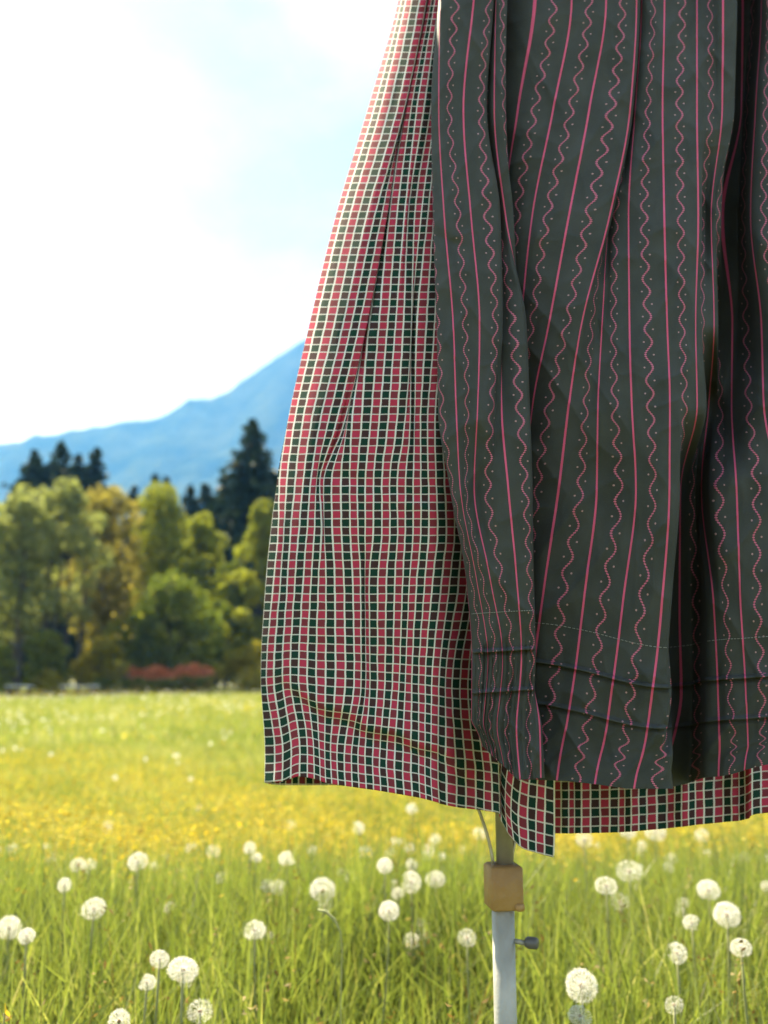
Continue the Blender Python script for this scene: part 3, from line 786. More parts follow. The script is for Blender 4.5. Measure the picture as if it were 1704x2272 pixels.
SMALL = [(424, 1882, 24), (810, 1891, 27), (794, 1837, 26), (131, 2049, 28), (110, 1998, 26), (503, 1944, 28), (431, 1985, 25), (637, 2031, 23), (354, 1951, 22),
         (285, 2088, 27), (164, 1895, 20), (172, 2116, 27), (909, 1882, 23), (966, 1863, 26), (1063, 1851, 27), (915, 1794, 26), (1051, 2060, 30), (847, 2021, 30)]
for k, (px, py, dm) in enumerate(SMALL):
    dandelion(at(px, py, FPX * .044 / dm), .022, 'small blurred dandelion clock scattered in the grass left of the metal pole', 'small dandelion clocks left of the pole', k)
for k, (px, py, dm) in enumerate([(1393, 1842, 34), (1451, 1997, 30), (1690, 2035, 27), (1366, 2236, 30), (1199, 1942, 24), (1650, 1905, 28), (1490, 1905, 26), (1240, 2040, 24), (1602, 2190, 28), (1420, 2080, 24)]):
    dandelion(at(px, py, FPX * .044 / dm), .022, 'small blurred dandelion clock scattered in the grass right of the metal pole', 'small dandelion clocks right of the pole', k)

_q = np.random.default_rng(402)
for k in range(70):
    Yk = float(_q.uniform(1.5, 4.2)); xk = float(_q.uniform(-.43, .43)) * Yk
    if abs(xk - .142 * Yk) < .05 * Yk: xk -= .14 * Yk
    left = xk < .142 * Yk
    dandelion((xk, Yk, float(gz(Yk)) + float(_q.uniform(.20, .33))), float(_q.uniform(.012, .020)),
              'small blurred dandelion clock scattered in the grass %s of the metal pole' % ('left' if left else 'right'), 'small dandelion clocks %s of the pole' % ('left' if left else 'right'), k + 2)

def far_clocks():
    """the countless dandelion clocks of the far meadow: little tufts of hairs on stems"""
    Vs, Fs, off = [], [], 0
    for (y0, y1, dens, s, seed, m) in ((3.6, 9, 1.6, .021, 85, 26), (9, 20, 4.2, .024, 86, 12), (20, 62, 2.6, .034, 87, 7)):
        x, y, r = scatter(y0, y1, dens, seed, 1.1)
        k = r.uniform(0, 1, len(x)) < np.clip(.55 + .6 * vnoise(x * .25, y * .12, 98), .05, 1); x, y = x[k], y[k]
        n = len(x); z = gz(y) + r.uniform(.28, .40, n)
        d = r.normal(size=(n, m, 3)); d /= np.linalg.norm(d, axis=2)[..., None]
        c = (np.stack([x, y, z], -1)[:, None] + d * s * .7).reshape(-1, 3)
        V, F = leaf_cards(c, s * .42, seed, d.reshape(-1, 3), .8, .9)
        Vs.append(V); Fs.append(F + off); off += len(V)
    V = np.vstack(Vs)
    tag(obj('far_dandelion_clocks', mesh_np('far_dandelion_clocks', V, Fs, False, attrs={'tint': np.full(len(V), .8)}), M['fluff']),
        'countless tiny white dandelion clocks in the far meadow', 'flowers', kind='stuff')
far_clocks()

# single yellow flowers in the near grass
_r = np.random.default_rng(5)
_V, _F, _m = flower_cards(np.zeros(1), np.zeros(1), np.zeros(1), np.full(1, .012), _r)
BC = mesh_np('petals', _V, [_F], False, attrs={'tint': np.full(len(_V), .6)}, mats=[M['petal']])
def buttercup(px, py, Y, label, group=None):
    p = at(px, py, Y); root = empty('buttercup', p.tolist()); tag(root, label, 'flower', group)
    o = bpy.data.objects.new('petals', BC); C.objects.link(o); o.parent = root; o.rotation_euler = (.4, 0, random.uniform(0, 6))
    need = p[2] - float(gz(Y)) + .02; hs = min(STEMS, key=lambda q: abs(q[0] - need))
    s = bpy.data.objects.new('stem', hs[1][0]); C.objects.link(s); s.parent = root; s.scale = (.6, .6, need / hs[0])
buttercup(10, 2248, 1.15, 'single yellow buttercup in the bottom left corner')
for (px, py) in ((54, 1935), (76, 1932), (99, 1934), (36, 2010), (300, 1884), (40, 1985), (215, 1900), (120, 1960)):
    buttercup(px, py, 2.5, 'one of the single yellow buttercups left of the touching dandelion clocks', 'single buttercups at left')

def bent_stalk():
    root = empty('bent_grass_stalk', at(752, 2150, 1.35).tolist()); tag(root, 'pale dry grass stalk bent over in an arc below the see-through dandelion clock', 'grass stalk')
    pts = [at(px, py, 1.35) - np.array(root.location) for px, py in ((756, 2260), (757, 2180), (759, 2110), (756, 2070), (742, 2040), (722, 2022), (704, 2018))]
    pts = [np.array([pts[0][0], 0, float(gz(1.35)) - root.location.z])] + pts
    b = MB(); b.tube(pts, [.0010, .0010, .0010, .0010, .0014, .0022, .0022, .0008], 6); b.build('stalk', M['drygrass'], root)
M['drygrass'] = simple_mat('dry_grass', (0.24, 0.28, 0.10), (0.34, 0.35, 0.17), 0.7, 30)
bent_stalk()

# ------------------------------------------------------------------ the hanging clothes
Y0 = 0.860                                              # the apron's front, metres from the camera
def row_interp(rows, us):
    ys = np.array([r[0] for r in rows], float)
    px = np.array([pchip([k[0] for k in r[1]], [k[1] for k in r[1]], us) for r in rows])
    dd = np.array([pchip([k[0] for k in r[1]], [k[2] for k in r[1]], us) for r in rows])
    return ys, px, dd

def cloth_mesh(name, px, py, Y, uu, vv, mat):
    V = at(px, py, Y); r, c = px.shape
    uv = np.stack([uu, vv], -1).reshape(-1, 2)
    return mesh_np(name, V.reshape(-1, 3), [grid_faces(r, c)], True, uv=uv, mats=[mat])

def solid(o, t=0.0007):
    m = o.modifiers.new('thickness', 'SOLIDIFY'); m.thickness = t; m.offset = 0

def knots(L): return [(k[0], k[1], k[2] if len(k) > 2 else 0.0) for k in L]

# --- the apron (knots: stripe number, photo x, depth in cm behind the front)
A_ROWS = [
    (0, [(-1, 972, 3.5), (-.3, 974, 1.6), (0, 977, 0.8), (.5, 1012, 0.2), (1, 1051, 0), (1.5, 1084, 0.2), (1.8, 1096, 0.5), (2.2, 1092, 1.3), (2.7, 1096, 1.2), (3, 1101, 0.6), (3.5, 1112, 0.2), (3.75, 1125, 0.4), (4, 1118, 2.2), (4.3, 1108, 3), (4.7, 1130, 2.4), (5, 1188, 1), (5.5, 1229, 0.7), (6, 1268, 0.5), (7, 1345, 0.3), (8, 1412, 0.3), (8.2, 1420, 0.6), (8.5, 1410, 1.9), (9.7, 1414, 2), (10, 1424, 1), (10.5, 1450, 0.3), (11, 1474, 0.2), (11.5, 1514, 0.5), (12, 1546, 1.2), (12.5, 1576, 0.9), (13, 1604, 0), (13.3, 1635, 0.6), (13.6, 1625, 7.2), (14.2, 1660, 9), (14.8, 1680, 6.3), (15, 1690, 2.4), (15.5, 1706, 1), (16, 1736, 0.8), (17, 1810, 2)]),
    (240, [(-1, 962, 3), (-.4, 957, 1.4), (0, 974, 0.6), (.5, 997, 0.2), (1, 1028, 0), (1.5, 1068, 0.1), (1.8, 1080, 0.4), (2.2, 1076, 1.2), (2.7, 1084, 1.1), (3, 1097, 0.3), (3.4, 1115, 0.1), (3.62, 1122, 0.4), (4, 1112, 2.4), (4.4, 1106, 3), (4.7, 1120, 2.6), (5, 1150, 1.6), (5.5, 1187, 1), (6, 1228, 0.7), (7, 1308, 0.3), (8, 1398, 0.1), (8.15, 1405, 0.5), (8.4, 1397, 1.6), (9.7, 1401, 1.8), (10, 1410, 0.8), (10.5, 1438, 0.2), (11, 1470, -0.1), (11.5, 1507, -0.2), (12, 1546, -0.1), (12.5, 1577, 0.4), (13, 1602, 0.5), (13.4, 1629, 0.9), (13.7, 1617, 7.2), (14, 1645, 9), (14.6, 1660, 7.2), (15, 1677, 2), (15.5, 1699, 1), (16, 1732, 0.8), (17, 1800, 2)]),
    (480, [(-1, 966, 2.6), (-.5, 961, 1.2), (0, 986, 0.3), (.5, 1017, 0), (1, 1045, 0), (1.5, 1081, 0), (1.75, 1103, 0.1), (1.9, 1110, 0.5), (2.2, 1103, 1.5), (2.7, 1109, 1.3), (3, 1122, 0.8), (3.3, 1139, 0.9), (3.7, 1128, 2.8), (4.2, 1112, 3.4), (4.8, 1116, 3.2), (5.2, 1128, 2.6), (5.5, 1149, 2), (6, 1181, 1.3), (6.5, 1214, 0.8), (7, 1262, 0.4), (7.5, 1305, 0.1), (8, 1352, 0), (8.12, 1358, 0.4), (8.4, 1350, 1.4), (9.2, 1352, 1.6), (9.5, 1367, 0.9), (10, 1395, 0.4), (10.5, 1429, 0), (11, 1474, -0.4), (11.5, 1510, -0.5), (12, 1549, -0.3), (12.12, 1557, 0.2), (12.35, 1551, 1.6), (12.6, 1562, 1.8), (13, 1578, 1.3), (13.5, 1592, 1.2), (13.7, 1600, 1.7), (13.9, 1592, 7.2), (14.2, 1635, 9), (14.5, 1650, 6.3), (15, 1666, 2), (15.5, 1694, 1), (16, 1730, 0.8), (17, 1800, 2)]),
    (720, [(-1, 978, 2.2), (-.6, 969, 1.1), (0, 1006, 0.1), (.5, 1031, 0), (1, 1064, -0.1), (1.5, 1099, -0.1), (1.75, 1111, 0.1), (1.86, 1115, 0.5), (2.05, 1111, 1.1), (2.3, 1122, 0.9), (2.5, 1136, 0.5), (2.75, 1161, 0.3), (2.86, 1168, 0.8), (3.2, 1152, 2.8), (4.2, 1130, 3.6), (5.2, 1128, 3.6), (5.8, 1146, 3.1), (6.1, 1162, 2.6), (6.5, 1180, 2.1), (7, 1218, 1.3), (7.5, 1258, 0.7), (8, 1290, 0.4), (8.5, 1313, 0.8), (8.8, 1325, 1), (9, 1336, 0.9), (9.5, 1361, 0.4), (10, 1397, 0), (10.5, 1437, -0.4), (11, 1480, -0.6), (11.5, 1513, -0.6), (12, 1543, -0.2), (12.2, 1551, 0.3), (12.6, 1562, 0.6), (13, 1584, 0.9), (13.3, 1593, 1.5), (13.5, 1588, 7.2), (14, 1625, 9.36), (14.5, 1655, 7.2), (15, 1690, 2.5), (15.5, 1724, 1.5), (16, 1770, 1), (17, 1830, 2)]),
    (900, [(-1, 974, 2.2), (-.75, 972, 1.3), (-.4, 986, 0.5), (0, 1012, 0.1), (.5, 1036, 0.2), (1, 1060, -0.1), (1.3, 1078, -0.2), (1.55, 1094, 0.1), (1.7, 1099, 0.7), (2, 1113, 0.6), (2.5, 1152, 0.1), (2.72, 1170, 0.1), (2.82, 1175, 0.6), (3.2, 1160, 2.8), (4.2, 1140, 3.8), (6, 1145, 3.9), (6.6, 1162, 3.4), (7, 1182, 2.8), (7.5, 1218, 2), (8, 1262, 1.5), (8.5, 1300, 1.1), (9, 1327, 0.7), (9.5, 1364, 0.2), (10, 1402, -0.1), (10.5, 1443, -0.5), (11, 1486, -0.7), (11.5, 1519, -0.6), (12, 1546, 0), (12.3, 1567, 0.8), (12.55, 1556, 7.2), (13, 1572, 9.36), (13.5, 1600, 8.28), (14, 1624, 6.48), (14.5, 1662, 2.6), (15, 1695, 1.6), (16, 1780, 1), (17, 1840, 2)]),
    (1080, [(-1, 998, 2), (-.75, 999, 1.2), (-.4, 1008, 0.6), (0, 1021, 0.3), (.5, 1034, 0.4), (.9, 1046, 0.7), (1.05, 1055, 0.9), (1.5, 1082, 0.4), (2, 1127, 0), (2.5, 1165, 0), (2.68, 1177, 0.1), (2.76, 1181, 0.6), (3.2, 1166, 2.8), (4.2, 1150, 3.8), (6.6, 1155, 4.1), (7.1, 1170, 3.6), (7.5, 1193, 3.2), (8, 1240, 2.5), (8.5, 1288, 2.1), (9, 1324, 1.8), (9.5, 1374, 1.2), (10, 1411, 0.5), (10.5, 1449, -0.2), (11, 1485, -0.5), (11.3, 1508, 0.2), (11.55, 1497, 6.48), (12.6, 1540, 9.9), (13.1, 1562, 7.56), (13.3, 1575, 3), (13.5, 1597, 2.2), (14, 1634, 1.7), (14.5, 1678, 1.4), (15, 1722, 1.2), (16, 1800, 1.2), (17, 1850, 2)]),
    (1285, [(-1, 1035, 1.8), (-.85, 1038, 1.3), (-.5, 1047, 0.8), (0, 1058, 0.5), (.5, 1071, 0.4), (1, 1088, 0.3), (1.5, 1112, 0.1), (2, 1146, 0), (2.5, 1175, 0), (2.62, 1181, 0.2), (2.7, 1184, 0.7), (3.1, 1170, 2.8), (4.2, 1155, 3.8), (7, 1160, 4.2), (7.6, 1178, 3.7), (8, 1207, 3), (8.5, 1250, 2.5), (9, 1297, 2.1), (9.5, 1340, 1.6), (10, 1382, 1.1), (10.5, 1424, 0.4), (11, 1467, -0.2), (11.22, 1488, 0.3), (11.45, 1478, 6.48), (12.3, 1530, 10.08), (12.65, 1555, 7.92), (12.8, 1568, 3.2), (13, 1584, 2.4), (13.5, 1610, 1.8), (14, 1643, 1.5), (14.5, 1680, 1.2), (15, 1722, 1), (16, 1800, 1.2), (17, 1860, 2)]),
    (1455, [(-1, 1047, 1.6), (-.9, 1052, 1.2), (-.5, 1066, 0.8), (0, 1082, 0.6), (.5, 1098, 0.4), (1, 1115, 0.3), (1.5, 1136, 0.2), (2, 1157, 0.1), (2.5, 1181, 0.1), (2.62, 1186, 0.3), (2.7, 1188, 0.8), (3.1, 1172, 2.8), (4.2, 1158, 3.8), (7.3, 1160, 4.2), (7.9, 1178, 3.6), (8.1, 1194, 3.2), (8.5, 1232, 2.7), (9, 1275, 2.2), (9.5, 1318, 1.8), (10, 1359, 1.3), (10.5, 1402, 0.7), (11, 1447, 0.1), (11.35, 1484, 0.1), (11.42, 1489, 0.5), (11.6, 1479, 6.48), (12.2, 1530, 10.08), (12.6, 1553, 7.92), (12.75, 1567, 3.2), (13, 1593, 2.4), (13.5, 1618, 1.8), (14, 1654, 1.5), (14.5, 1690, 1.2), (15, 1732, 1), (16, 1806, 1.2), (17, 1870, 2)]),
    (1624, [(-1, 1046, 1.5), (-.9, 1052, 1.1), (-.5, 1062, 0.9), (0, 1072, 0.7), (.5, 1086, 0.7), (1, 1103, 0.4), (1.5, 1124, 0.5), (2, 1146, 0.2), (2.5, 1172, 0.3), (2.9, 1190, 0.1), (3.05, 1200, 0.3), (3.12, 1202, 0.8), (3.5, 1186, 2.8), (4.4, 1166, 3.8), (7.6, 1166, 4.2), (8.2, 1184, 3.6), (8.5, 1206, 3.1), (9, 1249, 2.5), (9.5, 1293, 2), (10, 1336, 1.6), (10.5, 1380, 1.1), (11, 1424, 0.6), (11.5, 1466, 0.2), (11.7, 1487, 0.2), (11.78, 1492, 0.6), (11.95, 1482, 6.48), (12.3, 1530, 10.08), (12.55, 1550, 7.92), (12.7, 1563, 3.2), (13, 1597, 2.4), (13.5, 1628, 1.8), (14, 1660, 1.5), (14.5, 1692, 1.2), (15, 1726, 1), (16, 1800, 1.2), (17, 1870, 2)]),
    (1740, [(-1, 1070, 1.5), (-.9, 1074, 1.1), (-.5, 1082, 0.9), (0, 1092, 0.7), (.5, 1104, 0.7), (1, 1118, 0.4), (1.5, 1136, 0.5), (2, 1154, 0.2), (2.5, 1177, 0.3), (2.9, 1194, 0.1), (3.1, 1205, 0.3), (3.18, 1208, 0.8), (3.6, 1190, 2.8), (4.5, 1172, 3.8), (7.8, 1170, 4.2), (8.3, 1182, 3.6), (8.6, 1202, 3.1), (9, 1236, 2.5), (9.5, 1280, 2), (10, 1320, 1.6), (10.5, 1363, 1.1), (11, 1407, 0.6), (11.5, 1452, 0.2), (11.83, 1487, 0.2), (11.9, 1493, 0.6), (12.05, 1483, 6.48), (12.35, 1528, 10.08), (12.55, 1548, 7.92), (12.7, 1561, 3.2), (13, 1595, 2.4), (13.5, 1622, 1.8), (14, 1652, 1.5), (14.5, 1684, 1.2), (15, 1718, 1), (16, 1790, 1.2), (17, 1870, 2)]),
]
def apron():
    top = [(k[0], 1290 + (k[1] - 1290) * .90, k[2] * 1.1 + 1.0) for k in A_ROWS[0][1]]
    rows = [(-330, top)] + A_ROWS
    us = np.arange(-1, 17.001, 0.035)
    ys_k, pxk, dk = row_interp(rows, us)
    # rows of the mesh; each tuck is an S-fold: lip (proud), return (behind), cloth goes on
    ys, dz, vv, skip = [], [], [], 0.0
    tucks = (1437.0, 1527.0); y = -330.0; step = 3.2
    while y < 1740:
        ys.append(y); dz.append(0.0); vv.append(skip); y += step
        for tk in tucks:
            if y - step < tk <= y:
                for (oy, od, os) in ((0, -.16, 0), (4, -.50, 0), (6, -.56, .0005), (4, -.30, .003), (-5, .10, .006), (-3, .34, .008), (6, .30, .009), (14, .12, .009)):
                    ys.append(tk + oy); dz.append(od); vv.append(skip + os)
                skip += .009; y = tk + 17
    ys.append(1740.0); dz.append(0); vv.append(skip)
    ys = np.array(ys); dz = np.array(dz); vv = np.array(vv)
    px = pchip(ys_k, pxk, ys); dd = pchip(ys_k, dk, ys)
    # the tucks and the hem run aslant over the folds
    tilt = pchip([-1, 1, 2.7, 3.4, 7.6, 8.3, 9, 11.4, 12.2, 13, 14, 17], [6, 2, -2, 0, 24, 30, 42, 84, 78, 66, 62, 40], us)
    hem = pchip([-1, -.3, 1, 2, 3, 3.4, 8.2, 9, 10, 11, 11.9, 12.7, 13.5, 14.5, 17], [-84, -70, -40, -10, -14, -14, -10, -8, 0, 10, 10, -14, -22, -40, -70], us)
    w1 = ss(1000, 1400, ys)[:, None]; w2 = ss(1540, 1740, ys)[:, None]
    py = ys[:, None] + tilt[None] * w1 * (1 - w2) + hem[None] * w2 + 0 * px
    # small creases and slack
    U = np.broadcast_to(us[None], px.shape)
    dd = dd + .10 * vnoise(U * 1.3, py / 190, 201) + .035 * vnoise(U * 3.2, py / 90, 202) + .010 * vnoise(U * 9 + py / 90, py / 26, 203)
    ca, sa = .82, .57
    qx, qy = px / 120, py / 120
    rid = lambda a, b, sd: (1 - np.abs(vnoise(a, b, sd))) ** 3
    dd = dd - .26 * rid((qx * ca + qy * sa) * 1.1, (-qx * sa + qy * ca) * .45, 211) - .17 * rid((qx * ca - qy * sa) * 1.7, (qx * sa + qy * ca) * .7, 212) - .07 * rid(qx * 3.1, qy * 2.3 + qx, 213)
    pinch = ss(1400, 1450, ys)[:, None] * ss(3.3, 2.4, U)       # gathered strip left of the flap
    dd = dd + pinch * .07 * np.sin(U * 21 + 1.5 * vnoise(U * 2, py / 40, 204))
    pl = ss(1380, 1440, ys)[:, None] * ss(1700, 1500, ys)[:, None]
    dd = dd + .025 * pl * np.sin(U * 16 + 2 * vnoise(U, py / 50, 205))
    # crease across the upper left flap
    dl = (py - (522 + (px - 970) * .45)); dd = dd + .16 * np.exp(-(dl / 14) ** 2) * ss(1070, 1000, px) * ss(.9, .2, U) - .10 * np.exp(-((dl + 22) / 20) ** 2) * ss(1090, 1030, px)
    dd = dd * 1.7 - .4; dd = np.where(dd > 5.5, 5.5 + (dd - 5.5) * .72, dd) + dz[:, None]
    dd = dd + (5.0 * (1 - ss(-300, 1000, ys)) + 2.6 * ss(1000, 1750, ys))[:, None]
    Y = Y0 + dd * .01
    z = at(px[:, :1] * 0 + 1250, ys[:, None], Y0)[..., 2]
    vcoord = -z + vv[:, None] + 0 * px
    # wave phase drifts a little from stripe to stripe
    root = empty('apron', (P(1300, 1740, Y0 + .02)))
    tag(root, 'dark green apron with pink straight and wavy stripes hung over the checked skirt', 'apron')
    o = obj('apron_panel', cloth_mesh('apron_panel', px, py, Y, U, vcoord, M['print'])); o.parent = root; o.matrix_parent_inverse = root.matrix_world.inverted() if False else o.matrix_parent_inverse
    o.location = -Vector(root.location)
    solid(o)
    # line of pale stitches above the tucks
    i = int(np.argmin(np.abs(ys - 1356)))
    pts = at(px[i], py[i], Y[i] - .0009)
    b = MB()
    for a in range(4, len(us) - 6, 3):
        if np.linalg.norm(pts[a + 2] - pts[a]) < .03: b.tube(pts[a:a + 3], .00035, 4, cap=False)
    s = b.build('stitching', M['thread'], root); s.location = -Vector(root.location)
    # waistband
    b = MB(); t = np.linspace(0, 1, 40); q = at(940 + 760 * t, np.full(40, -338.0), Y0 + .03 + .02 * np.abs(t - .5))
    b.tube(q, .018, 8, flat=.3); wb = b.build('waistband', M['print'], root); wb.location = -Vector(root.location)
apron()

# --- the checked skirt: left half (knots: column number, photo x, fold depth in cm)
t1 = lambda z: 780 + z / 3.318
t2 = lambda z: 560 + z / 2.765
def K(f, L): return [(k[0], f(k[1]), k[2] if len(k) > 2 else 0.0) for k in L]
S_ROWS = [
    (0, 884, K(t1, [(1.2, 347), (1.5, 358), (2.5, 385), (3.5, 424), (4.5, 475), (5.5, 530), (6.1, 552), (6.5, 546, 1.3), (12.6, 556, 1.6), (13.1, 566, .5), (13.5, 576), (14.5, 602), (15.5, 630), (16.5, 662), (18, 710), (22, 800), (28, 900), (33.5, 1000), (39, 1120)])),
    (241, 816, K(t1, [(1.2, 121), (1.5, 146), (2.5, 190), (3.5, 245), (4.5, 310), (5.5, 365), (6, 388), (6.3, 382, 1.2), (12.6, 392, 1.6), (13.1, 404, .5), (13.5, 420), (14.5, 460), (15.5, 506), (16.5, 558), (18, 620), (22, 740), (28, 920), (33.5, 1090), (39, 1280)])),
    (482, 744, K(t1, [(1.2, -117), (1.5, -100), (2.5, -42), (3.5, 20), (4.5, 80), (5.5, 142), (6.5, 196), (7.5, 242), (7.9, 258), (8.2, 251, 1.1), (12.6, 266, 1.4), (13, 282, .4), (13.5, 306), (14.5, 362), (15.3, 402), (15.7, 409, .5), (16.5, 440, .2), (17.5, 490), (18.5, 535), (19.5, 582), (20.5, 625), (24, 760), (28, 910), (33.5, 1120), (39, 1360)])),
    (753, 679, K(t2, [(1.2, 331), (1.5, 346), (2.5, 400), (3.5, 456), (4.5, 513), (5.5, 565), (6.5, 614), (7.5, 662), (7.9, 682), (8.2, 674, 1.0), (11.6, 692, 1.2), (12.1, 715, .3), (12.5, 740), (13.5, 795), (14.5, 848), (15.5, 896), (16.5, 947), (17.1, 972), (17.4, 967, .7), (18.4, 984, .8), (18.8, 998, .2), (19.5, 1033), (20.5, 1088), (21.5, 1134), (24, 1240), (28, 1400), (33.5, 1610), (39, 1860)])),
    (952, 636, K(t2, [(0.9, 211), (1.5, 232), (2.5, 278), (3.5, 330), (4.5, 384), (5.5, 434), (6.5, 482), (7.2, 516), (7.6, 532, .6), (8.1, 558, .5), (10.5, 588), (11.5, 640), (12.5, 695), (13.5, 748), (14.5, 800), (15.5, 854), (16.5, 908), (17.5, 950), (18.2, 972), (18.6, 985, .4), (19.5, 1012, .1), (20.5, 1052), (21.5, 1096), (22.5, 1142), (24, 1210), (28, 1380), (33.5, 1610), (39, 1880)])),
    (1075, 615, K(t2, [(.4, 153), (1.5, 190), (2.5, 238), (3.5, 290), (4.5, 335), (5.5, 379), (6.5, 401, .4), (7.3, 423, .6), (7.6, 431, .7), (8.1, 443, .4), (8.5, 462), (9.5, 514), (10.5, 573), (11.5, 620), (12.5, 668), (13.5, 719), (14.5, 768), (15.5, 820), (16.5, 862), (17.5, 914), (18.5, 963), (19.5, 1011), (20.5, 1056), (21.5, 1104), (22.5, 1150), (23.5, 1205), (26, 1340), (32, 1610), (39, 1875)])),
    (1169, 603, K(t2, [(0, 119), (.5, 143), (1.5, 180), (2.5, 217), (3.5, 264), (4.5, 316), (5.5, 362), (6.5, 405), (7, 424), (7.3, 433, .5), (8, 443, .4), (8.5, 464), (9.5, 520), (10.5, 573), (11.5, 626), (12.5, 670), (13.5, 717), (14.5, 770), (15.5, 820), (16.5, 868), (17.5, 913), (18.5, 962), (19.5, 1010), (20.5, 1058), (21.5, 1110), (22.5, 1160), (23.5, 1213), (26, 1330), (32, 1610), (39, 1870)])),
    (1290, 591, K(t2, [(0, 86), (.5, 110), (1.5, 154), (2.5, 196), (3.5, 241), (4.5, 288), (5.5, 339), (6.5, 385), (7.5, 430), (8.5, 478), (9.5, 535), (10.5, 590), (11.5, 642), (12.2, 672), (12.6, 684, .45), (13.5, 703, .45), (14, 719, .2), (14.5, 745), (15.5, 795), (16.5, 848), (17.5, 898), (18.5, 944), (19.5, 984), (20.5, 1034), (21.5, 1081), (22.5, 1130), (23.5, 1184), (24.5, 1232), (25.5, 1290), (28, 1400), (32, 1590), (39, 1860)])),
    (1507, 580, K(t2, [(0, 55), (.5, 72), (1.5, 108), (2.5, 163), (3.5, 210), (4.5, 260), (5.5, 311), (6.5, 366), (7.5, 422), (8.5, 481), (9.5, 541), (10.5, 600), (11.5, 648), (12.2, 674), (12.6, 686, .35), (13.5, 709, .35), (14, 723, .15), (14.5, 745), (15.5, 790), (16.5, 836), (17.5, 880), (18.5, 920), (19.5, 957), (20.5, 999), (21.5, 1040), (22.5, 1081), (23.5, 1121), (24.5, 1163), (25.5, 1200), (26.5, 1246), (27.5, 1295), (30, 1420), (32, 1560), (39, 1852)])),
    (1688, 589, K(t2, [(0, 80), (.5, 115), (1.5, 165), (2.5, 215), (3.5, 267), (4.5, 318), (5.5, 360), (6.5, 396), (7.5, 429), (8.5, 462), (9.5, 500), (10.5, 542), (11.5, 588), (12.5, 626), (13.5, 668), (14.5, 714), (15.5, 759), (16.5, 801), (17.5, 846), (18.5, 899), (19.5, 946), (20.5, 998), (21.5, 1040), (22.5, 1076), (23.5, 1112), (24, 1136, .1), (24.4, 1148, .6), (24.9, 1180, .4), (25.5, 1220), (26.5, 1276), (27.5, 1336), (28.5, 1396), (29.5, 1442), (30.5, 1494), (31, 1512), (31.3, 1516, .5), (31.8, 1520, .8), (32.5, 1540, .5), (33.5, 1568, .2), (34.5, 1606, .1), (35.5, 1659, 0), (36.5, 1714), (37.5, 1764), (38.5, 1822), (39, 1852)])),
    (1750, 588, K(t2, [(0, 77), (.5, 108), (1.5, 160), (2.5, 212), (3.5, 266), (4.5, 318), (5.5, 362), (6.5, 402), (7.5, 436), (8.5, 470), (9.5, 508), (10.5, 550), (11.5, 594), (12.5, 634), (13.5, 676), (14.5, 722), (15.5, 766), (16.5, 810), (17.5, 856), (18.5, 906), (19.5, 954), (20.5, 1004), (21.5, 1046), (22.5, 1084), (23.5, 1120), (24, 1144, .1), (24.4, 1156, .6), (24.9, 1186, .4), (25.5, 1222), (26.5, 1278), (27.5, 1338), (28.5, 1398), (29.5, 1444), (30.5, 1496), (31, 1514), (31.3, 1516, .5), (31.8, 1522, .9), (32.5, 1550, .8), (33.5, 1584, .4), (34.5, 1624, .2), (35.5, 1668, 0), (36.5, 1718), (37.5, 1764), (38.5, 1818), (39, 1846)])),
]
